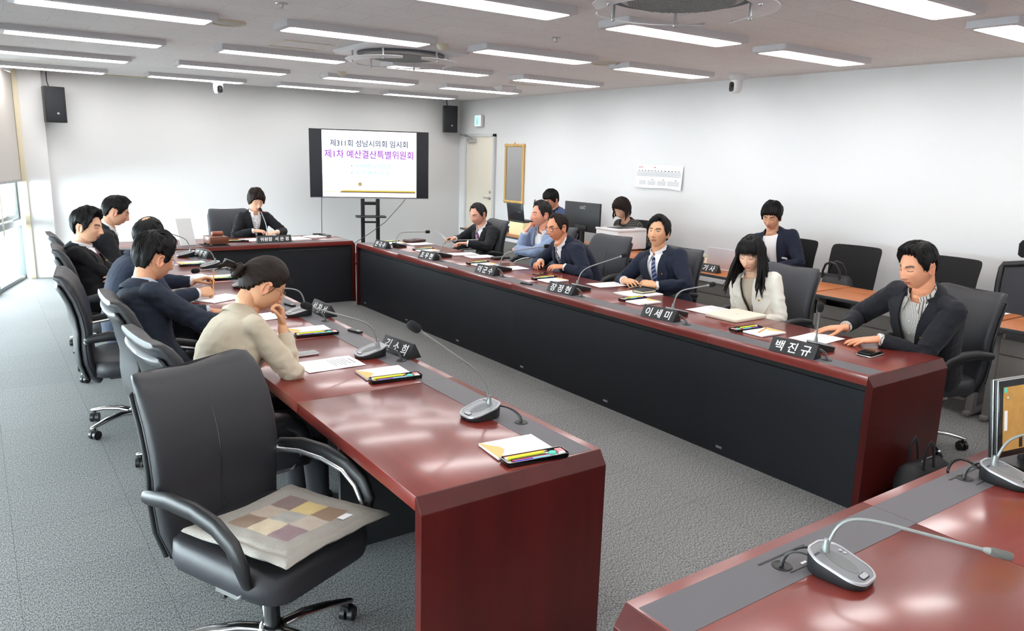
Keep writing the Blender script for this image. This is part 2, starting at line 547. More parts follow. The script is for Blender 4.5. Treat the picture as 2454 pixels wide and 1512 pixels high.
# ground outside, bright terrace seen through the lower panes
b = MB(); b.box((0, 0, 0), (WLEN, 6, .1), frame(wpt(WLEN / 2, -.06, -3.15), WD, WY)); struct(b.build('terrace_ground', mat('terrace', (.88, .89, .9), .9)))

# ------------------------------------------------------------------ ceiling lights
def make_light():
    root = empty('ceiling_light')
    b = MB()
    o = rrect(1.24, .32, .02, 3); i = rrect(1.17, .255, .03, 3)
    b.loft([[Vector((x, y, 0)) for x, y in o], [Vector((x, y, -.045)) for x, y in o], [Vector((x, y, -.05)) for x, y in i], [Vector((x, y, -.03)) for x, y in i]], cap=True)
    b.build('housing', M['lamp_body'], root, ang=30)
    b = MB(); b.prism(rrect(1.168, .253, .03, 3), .016, Matrix.Translation((0, 0, -.0505)))
    b.build('diffuser', M['light'], root, ang=30)
    return root
LC = [(.92, .20), (2.60, .06), (4.27, -.02), (5.94, .0)]
LR = [2.40, 4.06, 5.80, 7.55, 9.30, 11.05]
ROWN = ['sixth', 'fifth', 'fourth', 'third', 'second', 'first']
COLN = ['leftmost', 'second from left', 'third from left', 'rightmost']
lp = None
for j, y in enumerate(LR):
    for i, (x, dy) in enumerate(LC):
        lab = 'long flat ceiling light, %s in the %s row counted from the far wall' % (COLN[i], ROWN[j])
        p = (x, y + dy * (1 if j > 1 else 0), HC)
        if lp is None:
            lp = make_light(); lp.location = p
            tag(lp, lab, 'ceiling light', 'ceiling light panels'); q = lp
        else:
            q = dup(lp, p, 0, lab)
for y in (.66, -1.1):
    for i, (x, dy) in enumerate([(-.9, 0)] + LC):
        dup(lp, (x, y, HC), 0, 'long flat ceiling light %s the camera, outside the view, %s column' % ('just above' if y > 0 else 'behind', ['far left', 'left', 'centre left', 'centre right', 'right'][i]), 'ceiling light panels behind the view')
# ------------------------------------------------------------------ conference tables
TH = .74
def make_table(L, n, loc, rz, label, along='y', end0=True, end1=True, depth=.765, text=None):
    """local: runs along +Y from 0 to L, meeting side at x=0, seats at x=-depth... mirrored by sx"""
    root = empty('conference_table', loc, rz, label, 'conference table', 'mahogany conference tables set in a square')
    D = depth
    mod = L / n
    for k in range(n):
        y0, y1 = k * mod + .0007, (k + 1) * mod - .0007
        b = MB()
        b.span((-D, y0, TH - .05), (0, y1, TH))
        b.build('tabletop', M['mahogany'], root, bevel=.0015)
        b = MB()
        b.span((-.172, max(y0, .012), TH - .003), (-.036, min(y1, L - .012), TH + .0012))
        b.build('cable_strip', M['strip'], root, bevel=.0006, segs=1)
        b = MB()
        b.span((-.052, y0 - .0005, .0), (-.030, y1 + .0003, TH - .09))
        b.build('front_panel', M['slate'], root)
        b = MB(); b.span((-.062, y0, TH - .088), (-.040, y1, TH - .052)); b.build('panel_rail', M['black_under'], root)
        b = MB(); b.span((-.0305, y0 + .12, .040), (-.028, y0 + .165, .055)); b.build('panel_latch', M['satin'], root, bevel=.001)
    # chamfered ends
    for on, ye, sg in ((end0, 0, -1), (end1, L, 1)):
        if not on:
            continue
        b = MB()
        poly = [(ye, TH), (ye + sg * .034, TH - .05), (ye + sg * .034, 0), (ye - sg * .006, 0), (ye - sg * .006, TH)]
        rings = [[Vector((x, p, z)) for p, z in poly] for x in (-D, -.002)]
        b.loft(rings)
        b.build('end_panel', M['mahogany_end'], root, bevel=.0015, segs=1, smooth=False)
    b = MB(); b.span((-D + .03, .01, TH - .075), (-.06, L - .01, TH - .051)); b.build('underframe', M['black_under'], root)
    for k in range(1, n):
        b = MB(); b.span((-D + .18, k * mod - .012, 0), (-.055, k * mod + .012, TH - .07)); b.build('divider_panel', M['black_under'], root)
    return root
TL = make_table(6.36, 6, (1.80, 1.945, 0), 0, 'long mahogany conference table on the left, running from the foreground to the chairperson table')
TRb = make_table(6.30, 6, (3.62, 8.27, 0), math.pi, 'long mahogany conference table on the right, showing its dark front panel')
THd = make_table(2.64, 3, (1.03, 8.51, 0), -math.pi / 2, 'mahogany conference table across the far end, where the chairperson sits')
TF = make_table(4.12, 4, (5.31, 1.174, 0), math.pi / 2, 'mahogany conference table cut by the lower right picture corner', depth=.80)
# note: head table faces -Y, foreground table faces +Y

# pop-up lids in the strip of the foreground table
for k, x in enumerate((1.71, 2.74)):
    b = MB()
    b.box((x, 1.106, TH + .0022), (.20, .006, .0012)); b.box((x + .02, 1.036, TH + .0022), (.16, .003, .0012))
    b.mi = 1; b.box((x + .015, 1.048, TH + .0022), (.022, .008, .001))
    tag(b.build('socket_lid', [M['black_plastic'], M['white_letter']], smooth=False), ('flush socket lid with a slot in the grey strip, beside the foreground microphone', 'flush socket lid with a slot in the grey strip, below the kraft-covered monitor')[k], 'socket lid', 'socket lids in the foreground table')

# ------------------------------------------------------------------ executive chairs
def make_exec(lm, name='swivel_chair'):
    root = empty(name)
    # seat
    b = MB()
    rings = []
    for t, dz, sc in ((0, 0, .90), (.25, .012, .98), (.6, .045, 1.0), (.85, .085, .985), (1, .10, .90)):
        ring = []
        for x, y in rrect(.53 * sc, .52 * sc, .11 * sc, 6):
            f = max(0, (y - .1) / .16)
            ring.append(Vector((x, y + .02, .395 + dz - .03 * f * f + .012 * (x / .26) ** 2 * (dz > .05))))
        rings.append(ring)
    b.loft(rings)
    b.build('seat', lm, root, ang=60)
    # backrest: padded shell swept up a curve
    prof = [(-.20, .36), (-.235, .41), (-.262, .50), (-.268, .60), (-.262, .695), (-.272, .785), (-.295, .875), (-.325, .945), (-.345, .98), (-.362, 1.002), (-.388, 1.009)]
    wid = [.38, .46, .50, .515, .52, .52, .515, .505, .49, .475, .44]
    thk = [.05, .075, .085, .085, .085, .085, .085, .085, .075, .055, .03]
    nn = 28
    def backsec(i, sc=1., off=0., th=None, grow=0.):
        y, z = prof[i]
        a = prof[max(0, i - 1)]; c = prof[min(len(prof) - 1, i + 1)]
        t = Vector((0, c[0] - a[0], c[1] - a[1])).normalized()
        nrm = Vector((0, t.z, -t.y))          # towards the sitter
        W = wid[i] / 2 * sc + grow; T = (th if th else thk[i]) / 2
        ring = []
        for k in range(nn):
            an = 2 * math.pi * k / nn
            ca, sa = math.cos(an), math.sin(an)
            x = W * math.copysign(abs(ca) ** .42, ca)
            d = T * math.copysign(abs(sa) ** .6, sa)
            d += .022 * abs(x / .26) ** 2.2 + off
            if sa > .2 and th is None:
                d -= .007 * math.exp(-(x / .012) ** 2)
            ring.append(Vector((x, y, z)) + nrm * d)
        return ring
    def shut(ring, f, up):
        c = sum(ring, Vector()) / len(ring)
        return [Vector((c.x + (p.x - c.x) * (.99 - .06 * (1 - f)), c.y + (p.y - c.y) * f, c.z + (p.z - c.z) * f + up)) for p in ring]
    rs = [backsec(i) for i in range(len(prof))]
    b = MB(); b.loft([shut(rs[0], .3, -.006)] + rs + [shut(rs[-1], .75, .004), shut(rs[-1], .4, .0065), shut(rs[-1], .08, .0075)])
    o = b.build('backrest', lm, root, ang=60)
    rs = [backsec(i, .985, -.042, .03, .004) for i in range(1, 9)]
    b = MB(); b.loft(rs + [shut(rs[-1], .7, .006), shut(rs[-1], .3, .010), shut(rs[-1], .05, .011)])
    o = b.build('back_shell', M['leather2'] if lm is M['leather'] else lm, root, ang=60)
    # welt seam
    for s in (-1, 1):
        b = MB()
        pts = []
        for i in range(1, 9):
            y, z = prof[i]
            pts.append(Vector((s * (wid[i] / 2 - .001), y + .014, z)))
        b.tube(pts, .004, 6)
        b.build('seam', M['black_plastic'], root)
    b = MB(); b.tube([Vector((0, y_ + T_ / 2 - .0055, z_)) for (y_, z_), T_ in list(zip(prof, thk))[2:9]], .0022, 6); b.build('centre_seam', M['black_plastic'], root)
    # arm loops
    for s in (-1, 1):
        c = [(-.235, .655), (-.12, .672), (.0, .668), (.10, .645), (.17, .60), (.205, .54), (.20, .47), (.16, .415)]
        pts = [Vector((s * (.292 - .02 * (i > 5)), y, z)) for i, (y, z) in enumerate(c)]
        b = MB(); b.tube(pts[:7], [.024, .031, .033, .033, .032, .029, .020], 12, flat=.66, up=(1, 0, 0), round_cap=True)
        a = b.build('armrest', M['black_plastic'], root, ang=70)
        b = MB()
        ip = [Vector((s * (.268 - .015 * (i > 5)), y - .012 * (i > 3), z - .016)) for i, (y, z) in enumerate(c)]
        b.tube([Vector((s * .25, -.25, .635))] + ip + [Vector((s * .23, .07, .40))], .0095, 8)
        b.box((s * .235, .09, .402), (.05, .10, .02))
        b.ball((s * .27, -.245, .638), .016, 10, 6)
        b.build('arm_frame', M['satin'], a, ang=50)
    b = MB(); b.tube([(0, .0, .10), (0, 0, .27)], .028, 16); b.tube([(0, 0, .26), (0, 0, .36)], .019, 14)
    b.build('gas_column', M['black_plastic'], root)
    b = MB(); b.box((0, -.01, .372), (.17, .26, .05)); b.tube([(.08, .03, .365), (.24, .05, .36)], .006, 8)
    b.build('tilt_mechanism', M['black_plastic'], root, bevel=.008)
    b = MB(); b.lathe([(.02, .072), (.052, .075), (.056, .095), (.045, .115), (.03, .12)], 20)
    for k in range(5):
        a = R(90 + 72 * k)
        d = Vector((math.cos(a), math.sin(a), 0))
        b.tube([d * .03 + Vector((0, 0, .098)), d * .12 + Vector((0, 0, .108)), d * .22 + Vector((0, 0, .098)), d * .315 + Vector((0, 0, .077))], [.026, .025, .021, .016], 12, flat=.62, up=(0, 0, 1), round_cap=True)
    base = b.build('star_base', M['chrome'], root, ang=60)
    for k in range(5):
        a = R(90 + 72 * k)
        d = Vector((math.cos(a), math.sin(a), 0)) * .305
        b = MB()
        t = a + .9 + k * 1.3
        ax = Vector((math.cos(t), math.sin(t), 0))
        for q in (-1, 1):
            c0 = d + Vector((0, 0, .029))
            b.tube([c0 + ax * (q * .006), c0 + ax * (q * .026)], .0285, 16)
        b.tube([d + Vector((0, 0, .03)), d + Vector((0, 0, .075))], .008, 8)
        b.box(d + Vector((0, 0, .05)), (.036, .036, .02))
        b.build('caster', M['black_plastic'], root, ang=40)
    return root

def heading(ax, ay):
    """rotation that turns local +Y towards (ax, ay)"""
    return math.atan2(ay, ax) - math.pi / 2

ch0 = make_exec(M['leather'])
ch0.location = (.735, 2.47, 0); ch0.rotation_euler = (0, 0, heading(.42, -.91))
tag(ch0, 'empty black leather swivel chair in the foreground holding a patchwork cushion', 'swivel chair', 'black swivel chairs round the tables')
LCH = [((.87, 3.36), (1, .10), 'behind the woman in the beige blazer'),
       ((.88, 4.30), (1, .0), 'behind the man with thin glasses and navy jacket'),
       ((.74, 5.22), (1, -.12), 'behind the balding man in navy, its whole back edge visible'),
       ((.82, 6.55), (1, -.05), 'behind the man with the dark red tie'),
       ((.86, 7.50), (1, .0), 'behind the young man in the black suit by the far wall')]
for p, h, t in LCH:
    dup(ch0, (*p, 0), heading(*h), 'black leather swivel chair ' + t)
ch1 = make_exec(M['fabric_dark'])
RCH = [((4.80, 7.62), (-1, .12), 'behind the man with the purple tie'),
       ((5.02, 6.62), (-1, .0), 'behind the man in the light blue blazer'),
       ((4.90, 5.62), (-1, -.12), 'behind the man in round dark glasses, facing the tables'),
       ((4.76, 4.61), (-1, .0), 'behind the man with the striped navy tie'),
       ((4.69, 3.46), (-1, .05), 'behind the woman in the white blazer'),
       ((4.90, 2.33), (-1, .28), 'behind the man in the striped shirt at the table end')]
for k, (p, h, t) in enumerate(RCH):
    lab = ('charcoal' if k < 5 else 'black') + ' swivel chair ' + t
    if k == 0:
        ch1.location = (*p, 0); ch1.rotation_euler = (0, 0, heading(*h)); tag(ch1, lab, 'swivel chair', 'black swivel chairs round the tables')
    elif k == 5:
        dup(ch0, (*p, 0), heading(*h), lab)
    else:
        dup(ch1, (*p, 0), heading(*h), lab)
dup(ch1, (2.62, 9.62, 0), heading(.0, -1), 'charcoal swivel chair behind the chairwoman at the far table')

# patchwork seat cushion
def cushion_mat():
    m, nt, b = new_mat('patchwork_linen')
    L = nt.links
    tc = nt.nodes.new('ShaderNodeTexCoord')
    wv = nt.nodes.new('ShaderNodeTexWave'); wv.inputs['Scale'].default_value = 90; wv.inputs['Distortion'].default_value = 9; wv.inputs['Detail'].default_value = 4; wv.inputs['Detail Scale'].default_value = 2
    L.new(tc.outputs['Object'], wv.inputs['Vector'])
    r = nt.nodes.new('ShaderNodeValToRGB')
    r.color_ramp.elements[0].color = (.78, .78, .78, 1); r.color_ramp.elements[1].color = (1.12, 1.12, 1.12, 1)
    L.new(wv.outputs[0], r.inputs[0])
    a = nt.nodes.new('ShaderNodeVertexColor'); a.layer_name = 'Col'
    mx = nt.nodes.new('ShaderNodeMix'); mx.data_type = 'RGBA'; mx.blend_type = 'MULTIPLY'; mx.inputs[0].default_value = 1
    L.new(a.outputs[0], mx.inputs[6]); L.new(r.outputs[0], mx.inputs[7]); L.new(mx.outputs[2], b.inputs['Base Color'])
    b.inputs['Roughness'].default_value = .9
    bp = nt.nodes.new('ShaderNodeBump'); bp.inputs['Strength'].default_value = .35; bp.inputs['Distance'].default_value = .003
    L.new(wv.outputs[0], bp.inputs['Height']); L.new(bp.outputs[0], b.inputs['Normal'])
    return m
def make_cushion():
    N = 72
    W, D = .495, .495
    vs, fs, cols = [], [], []
    pal = [['9a8f84', '8a7570', '9b9994'], ['7a6660', 'c9b98c', 'a09a90'], ['b3a698', '9b9b98', '8f7a66']]
    pal = [['7d6a66', 'c8b27e', '8c7460'], ['b0a192', 'a3a19c', 'b5a99c'], ['85705f', 'c3b59c', '8a7478']]
    def colr(x, y):
        u, v = x / W + .5, y / D + .5
        if .22 < u < .80 and .22 < v < .80:
            i = min(2, int((u - .22) / .58 * 3)); j = min(2, int((v - .22) / .58 * 3))
            return hexc(pal[i][j])
        return hexc('9a958e')
    for side in (1, -1):
        for i in range(N + 1):
            for j in range(N + 1):
                u, v = i / N * 2 - 1, j / N * 2 - 1
                pin = 1 - .05 * (1 - abs(u) ** 2) * abs(v) ** 3 - .05 * (1 - abs(v) ** 2) * abs(u) ** 3
                e = max(abs(u), abs(v))
                h = .022 * (1 - e ** 6) ** .6 if e < 1 else 0
                h *= 1 - .35 * math.exp(-((e - .86) / .03) ** 2)
                x, y = u * W / 2 * pin, v * D / 2 * pin
                wr = .004 * noise.noise(Vector((x * 22, y * 22, 1.7))) + .012 * noise.noise(Vector((x * 5, y * 5, .3)))
                vs.append((x, y, side * h + wr * (1 - .3 * e)))
                cols.append((*colr(u * W / 2, v * D / 2), 1))
    q = N + 1
    for i in range(N):
        for j in range(N):
            a = i * q + j
            fs.append((a, a + q, a + q + 1, a + 1))
            a += q * q
            fs.append((a, a + 1, a + q + 1, a + q))
    me = bpy.data.meshes.new('seat_cushion'); me.from_pydata(vs, [], fs)
    at = me.color_attributes.new('Col', 'FLOAT_COLOR', 'POINT')
    at.data.foreach_set('color', np.array(cols, dtype=np.float32).ravel())
    o = link(me, 'seat_cushion', cushion_mat(), None, True, 180)
    return o
cu = make_cushion()
cu.location = (.785, 2.40, .525)
cu.rotation_euler = (R(2), R(-3), heading(.42, -.91) + R(0))
tag(cu, 'grey linen patchwork cushion with brown and tan squares on the foreground chair', 'seat cushion')
b = MB(); b.box((-.10, .165, .0245), (.05, .028, .001)); b.build('fabric_tag', M['paper'], cu, smooth=False)

# ------------------------------------------------------------------ desks behind the right table
def make_desk(y0, y1, x0, label, shelf=True):
    root = empty('office_desk', (x0, y0, 0), 0, label, 'desk', 'cherry office desks along the right wall')
    W = y1 - y0
    b = MB(); b.span((.012, .004, .695), (.65, W - .004, .72)); b.build('desktop', M['deskwood'], root, bevel=.003)
    b = MB(); b.span((0, .002, .693), (.012, W - .002, .7205)); b.build('edge_band', M['desk_edge'], root, bevel=.003)
    for y in (.02, W - .075):
        b = MB(); b.span((.10, y, .04), (.16, y + .055, .66)); b.span((.06, y + .005, .02), (.60, y + .05, .05)); b.span((.06, y + .005, .66), (.60, y + .05, .69))
        b.build('leg', M['desk_metal'], root, bevel=.006)
    b = MB(); b.span((.075, .08, .52), (.095, W - .08, .63)); b.build('cable_tray', M['desk_metal'], root, bevel=.006)
    b = MB(); b.span((.085, .08, .12), (.10, W - .08, .52)); b.build('modesty_panel', M['desk_panel'], root, bevel=.003)
    return root
make_desk(8.88, 9.72, 5.90, 'cherry office desk farthest along the right wall, beside the door')
make_desk(7.00, 8.86, 5.88, 'cherry office desk carrying the black laptop and the large monitor')
make_desk(5.20, 6.98, 5.86, 'cherry office desk carrying the white printer')
make_desk(3.74, 5.17, 5.74, 'cherry office desk carrying the recorder name plate and white laptop')
make_desk(2.34, 3.72, 5.72, 'cherry office desk behind the man in the striped shirt')
make_desk(.90, 2.32, 5.72, 'cherry office desk at the right picture edge, holding a sheet of paper')

# ------------------------------------------------------------------ task chairs by the wall
def make_task(headrest=False, mesh=False):
    root = empty('task_chair')
    b = MB()
    b.loft([[Vector((x, y + .02, z)) for x, y in rrect(.48 * s, .47 * s, .1, 5)] for z, s in ((.42, .9), (.435, 1), (.475, 1), (.49, .93))])
    b.build('seat', M['black_mesh'], root, ang=60)
    secs = []
    prof = [(-.21, .52), (-.235, .62), (-.245, .74), (-.26, .88), (-.29, .99), (-.298, 1.02), (-.30, 1.032), (-.301, 1.037)]
    wid = [.40, .45, .475, .49, .495, .48, .45, .40]
    b = MB()
    T = .028 if not mesh else .022
    for (y, z), W in zip(prof, wid):
        ring = []
        for k in range(24):
            a = 2 * math.pi * k / 24
            ca, sa = math.cos(a), math.sin(a)
            x = W / 2 * math.copysign(abs(ca) ** .45, ca)
            ring.append(Vector((x, y + T / 2 * math.copysign(abs(sa) ** .7, sa) + .05 * (x / .24) ** 2, z)))
        secs.append(ring)
    if not mesh:
        b.loft(secs); b.build('backrest', M['black_mesh'], root, ang=60)
    else:
        fr = MB()
        L = [Vector((-wid[i] / 2, prof[i][0] + .05, prof[i][1])) for i in range(6)]
        Rr = [Vector((wid[i] / 2, prof[i][0] + .05, prof[i][1])) for i in range(6)]
        fr.tube(L + [Vector((0, prof[5][0] + .0, 1.06))] + Rr[::-1] + [Vector((0, prof[0][0], .50))] + L[:1], .024, 8)
        bk = fr.build('backrest', M['black_plastic'], root, ang=60)
        b.loft([[p * 1 for p in r] for r in secs[:]])
        b.build('mesh_panel', mat('grey_mesh', '3c3d42', .8, bump=.4, bscale=1500), bk, ang=60)
    b = MB(); b.tube([(0, -.10, .42), (0, -.26, .45), (0, -.30, .60), (0, -.31, .80)], [.025, .03, .03, .02], 10, flat=.5); b.build('back_bracket', M['black_plastic'], root)
    if headrest:
        b = MB(); b.loft([[Vector((x, -.31 + y * .12 + .04 * (x / .15) ** 2, z)) for x, y in rrect(.30 * s, .5, .1 * s, 5)] for z, s in ((1.09, .85), (1.11, 1), (1.20, 1.02), (1.23, .9))])
        hr = b.build('headrest', M['black_mesh'], root, ang=60)
        b = MB(); b.tube([(0, -.33, .98), (0, -.36, 1.1), (0, -.33, 1.15)], .014, 8); b.build('headrest_stem', M['black_plastic'], hr)
    b = MB(); b.tube([(0, 0, .08), (0, 0, .42)], .025, 14); b.build('gas_column', M['black_plastic'], root)
    b = MB(); b.lathe([(.02, .06), (.05, .065), (.05, .09), (.02, .10)], 16)
    for k in range(5):
        a = R(90 + 72 * k); d = Vector((math.cos(a), math.sin(a), 0))
        b.tube([d * .03 + Vector((0, 0, .085)), d * .30 + Vector((0, 0, .065))], [.022, .014], 8)
    b.build('star_base', M['black_plastic'], root, ang=60)
    for k in range(5):
        a = R(90 + 72 * k); d = Vector((math.cos(a), math.sin(a), 0)) * .29
        b = MB(); ax = Vector((math.cos(a + 1 + k), math.sin(a + 1 + k), 0))
        for q in (-1, 1):
            b.tube([d + Vector((0, 0, .028)) + ax * q * .005, d + Vector((0, 0, .028)) + ax * q * .022], .0275, 14)
        b.tube([d + Vector((0, 0, .03)), d + Vector((0, 0, .07))], .007, 6)
        b.build('caster', M['black_plastic'], root)
    return root
GT = 'black task chairs along the right wall'
tk = make_task()
tk.location = (6.62, 4.66, 0); tk.rotation_euler = (0, 0, heading(-1, 0))
tag(tk, 'black task chair behind the man with the white T-shirt', 'task chair', GT)
dup(tk, (6.60, 3.98, 0), heading(-1, -.06), 'empty black task chair with a black handbag on its seat')
dup(tk, (6.60, 3.13, 0), heading(-1, .10), 'empty black task chair partly hidden behind the man in the striped shirt')
dup(tk, (6.62, 6.82, 0), heading(-1, 0), 'black task chair behind the woman in the tweed top')
dup(tk, (6.66, 8.28, 0), heading(-1, 0), 'black task chair behind the man at the large monitor')
t2 = make_task(True, True)
t2.location = (6.70, 2.50, 0); t2.rotation_euler = (0, 0, heading(-1, -.05))
tag(t2, 'black mesh task chair with headrest at the right picture edge', 'task chair', GT)

# ------------------------------------------------------------------ television on its stand
TVc = Vector((4.998, 10.885, 0)); TVa = math.atan2(10.57 - 11.2, 5.83 - 4.165)
tv = empty('television', TVc, TVa, 'large wide television on a black floor stand showing the meeting title', 'television')
b = MB(); b.box((0, .03, 1.595), (1.79, .05, 1.02)); b.build('cabinet', M['black_plastic'], tv, bevel=.006)
b = MB(); b.box((0, .004, 1.595), (1.775, .006, 1.0)); b.build('panel', M['screen_dark'], tv)
b = MB(); b.box((0, .005, 1.087), (1.79, .012, .012)); b.build('lower_trim', M['satin'], tv)
b = MB(); b.box((-.002, .0008, 1.597), (1.415, .002, .985))
sc = b.build('slide', emat('slide_white', (1, 1, 1), 1.15), tv)
TX = lambda x, z: frame((x, -.0008, z), (1, 0, 0), (0, 0, 1))
m_navy = emat('slide_navy', hexc('27406e'), .9); m_navy.node_tree.nodes['Principled BSDF'].inputs['Base Color'].default_value = (0, 0, 0, 1)
m_purp = emat('slide_purple', hexc('a433d0'), 1.0); m_purp.node_tree.nodes['Principled BSDF'].inputs['Base Color'].default_value = (0, 0, 0, 1)
m_teal = emat('slide_teal', hexc('8fe3e6'), 1.05); m_teal.node_tree.nodes['Principled BSDF'].inputs['Base Color'].default_value = (0, 0, 0, 1)
m_green = emat('slide_green', hexc('2c9a78'), .9); m_green.node_tree.nodes['Principled BSDF'].inputs['Base Color'].default_value = (0, 0, 0, 1)
m_pale = emat('slide_pale', hexc('b9dcf0'), 1.05); m_pale.node_tree.nodes['Principled BSDF'].inputs['Base Color'].default_value = (0, 0, 0, 1)
m_yel = emat('slide_yellow', hexc('e6cf55'), 1.0); m_yel.node_tree.nodes['Principled BSDF'].inputs['Base Color'].default_value = (0, 0, 0, 1)
m_mar = emat('slide_maroon', hexc('5a1d22'), .9); m_mar.node_tree.nodes['Principled BSDF'].inputs['Base Color'].default_value = (0, 0, 0, 1)
def fit_text(body, width, h, x, z, m, parent, off=.0016):
    me = text_mesh(body, .1, ext=.0003, offset=off)
    co = np.zeros(len(me.vertices) * 3); me.vertices.foreach_get('co', co); co = co.reshape(-1, 3)
    co[:, 0] *= width / np.ptp(co[:, 0]); co[:, 1] *= h / np.ptp(co[:, 1]); me.vertices.foreach_set('co', co.ravel())
    me.transform(TX(x, z)); return link(me, 'lettering', m, parent, smooth=False)
fit_text('제311회 성남시의회 임시회', 1.16, .105, -.01, 1.905, m_navy, sc)
fit_text('제1차 예산결산특별위원회', 1.33, .125, -.01, 1.745, m_purp, sc)
fit_text('부위원장 선임의 건', .54, .062, .04, 1.572, m_teal, sc)
fit_text('의 석  배 치 의  건', .52, .062, .04, 1.47, m_teal, sc)
fit_text('성남시의회', .28, .05, .10, 1.312, m_pale, sc)
b = MB(); b.box((-.275, -.0006, 1.572), (.016, .001, .016)); b.box((-.275, -.0006, 1.47), (.016, .001, .016)); b.build('bullet', m_green, sc)
b = MB(); b.loft([[Vector((-.155 + .030 * math.cos(R(90 + 72 * k)), y, 1.298 + .030 * math.sin(R(90 + 72 * k)))) for k in range(5)] for y in (-.001, .0)]); b.build('emblem', m_mar, sc, smooth=False)
b = MB(); b.loft([[Vector((-.155 + .017 * math.cos(R(90 + 36 * k)), y, 1.298 + .017 * math.sin(R(90 + 36 * k)))) for k in range(10)] for y in (-.0014, -.001)]); b.build('emblem_core', m_yel, sc, smooth=False)
b = MB(); b.prism([(-.44, -.011), (-.42, .011), (.69, .011), (.69, -.011)], .001, TX(0, 1.195)); b.prism([(-.68, -.004), (-.68, .004), (-.44, .004), (-.45, -.004)], .001, TX(0, 1.176)); b.build('yellow_bar', m_yel, sc, smooth=False)
b = MB(); b.prism([(-.46, -.007), (-.45, .007), (.69, .007), (.69, -.007)], .001, TX(0, 1.177)); b.build('maroon_bar', m_mar, sc, smooth=False)
st = empty('television_stand', TVc, TVa, 'black twin-post floor stand with a small shelf under the television', 'television stand')
b = MB()
for x in (-.115, .115):
    b.span((x - .03, .06, .06), (x + .03, .10, 1.75))
b.span((-.10, .07, .98), (.10, .09, 1.03)); b.span((-.10, .07, .70), (.10, .09, .73))
b.build('post', M['black_plastic'], st, bevel=.005)
b = MB(); b.prism(rrect(.46, .30, .05, 5), .02, Matrix.Translation((0, -.02, .80))); b.build('shelf', M['black_plastic'], st, bevel=.004)
b = MB()
for x in (-.115, .115):
    b.span((x - .04, -.32, .05), (x + .04, .40, .09))
b.span((-.5, .0, .06), (.5, .08, .09)); b.build('foot', M['black_plastic'], st, bevel=.006)
for x in (-.115, .115):
    for y in (-.28, .36):
        b = MB(); b.tube([(x - .015, y, .027), (x + .015, y, .027)], .027, 12); b.tube([(x, y, .03), (x, y, .06)], .01, 6); b.build('caster', M['black_plastic'], st)
# its two cables
b = MB(); b.tube([(4.30, 11.10, 1.10), (4.30, 11.12, .80), (4.30, 11.13, .40), (4.28, 11.14, .01)], .006, 6)
tag(b.build('power_cable', M['cable']), 'thin grey cable hanging straight down under the television', 'cable')
b = MB(); b.tube([(5.55, 10.72, 1.12), (5.42, 10.72, .98), (5.20, 10.80, .72), (4.95, 10.84, .55), (4.72, 10.84, .42), (4.50, 10.80, .35), (4.2, 10.6, .10), (4.1, 10.5, .006)], .005, 6)
tag(b.build('signal_cable', M['cable']), 'thin dark cable slanting down behind the television stand', 'cable')

# ------------------------------------------------------------------ loudspeakers
def make_speaker(loc, rz, label):
    r = empty('loudspeaker', loc, rz, label, 'loudspeaker', 'black wall loudspeakers')
    b = MB(); b.loft([[Vector((x, y, z)) for x, y in ((-.125, 0), (.125, 0), (.095, .18), (-.095, .18))] for z in (-.225, .225)]); b.build('cabinet', M['black_plastic'], r, bevel=.008)
    b = MB(); b.box((0, -.003, 0), (.235, .008, .435)); g = b.build('grille', mat('speaker_grille', '1b1d22', .7, bump=.4, bscale=1600), r, bevel=.004)
    b = MB(); b.box((.02, -.008, -.11), (.024, .002, .024)); b.build('badge', M['satin'], g)
    b = MB(); b.span((-.03, .17, -.04), (.03, .26, .04)); b.tube([(0, .17, .2), (0, .24, .30), (0, .24, .45)], .006, 6); b.build('wall_bracket', M['black_plastic'], r)
    return r
make_speaker((.985, 11.70, 2.27), R(14), 'black wall loudspeaker in the left far corner beside the window')
make_speaker((6.90, 11.71, 2.38), R(-12), 'black wall loudspeaker in the right far corner above the door')

# ------------------------------------------------------------------ door, sign, mirror, notice
dr = empty('door_1', (XR, 11.27, 0)); struct(dr)
b = MB(); b.span((-.03, -.42, .01), (.0, .42, 2.09)); b.build('door_leaf', M['door'], dr, bevel=.003)
b = MB(); b.span((-.045, -.47, 0), (0, -.42, 2.14)); b.span((-.045, .42, 0), (0, .47, 2.14)); b.span((-.045, -.47, 2.09), (0, .47, 2.14)); b.build('door_frame', M['door_frame'], dr, bevel=.003)
b = MB()
b.tube([(-.03, -.355, 1.07), (-.055, -.355, 1.07)], .024, 14); b.tube([(-.07, -.355, 1.07), (-.075, -.22, 1.075)], .010, 10, round_cap=True); b.tube([(-.05, -.355, 1.07), (-.075, -.355, 1.07)], .012, 10)
b.tube([(-.03, -.355, 1.17), (-.045, -.355, 1.17)], .022, 14); b.build('door_handle', M['satin'], dr)
for z in (.25, 1.05, 1.87):
    b = MB(); b.tube([(-.036, .425, z - .055), (-.036, .425, z + .055)], .009, 8); b.build('hinge', M['satin'], dr)
b = MB(); b.span((-.09, .10, 2.00), (-.03, .33, 2.06)); b.tube([(-.07, .20, 2.065), (-.075, .38, 2.12), (-.05, .60, 2.13)], .010, 8); b.ball((-.05, .60, 2.13), .02, 8, 6); b.build('door_closer', M['satin'], dr, bevel=.005)
b = MB(); b.span((6.93, 11.345, 2.25), (7.25, 11.385, 2.255)); 
ex = empty('exit_sign', (7.20, 11.27, 2.355), 0, 'small lit green and white exit sign above the cream door', 'exit sign')
b = MB(); b.box((0, 0, 0), (.06, .19, .19)); b.build('housing', M['white_plastic'], ex, bevel=.006)
b = MB(); b.box((-.032, 0, 0), (.004, .175, .175)); f_ = b.build('lit_face', emat('exit_white', (.85, 1, .95), 1.0), ex)
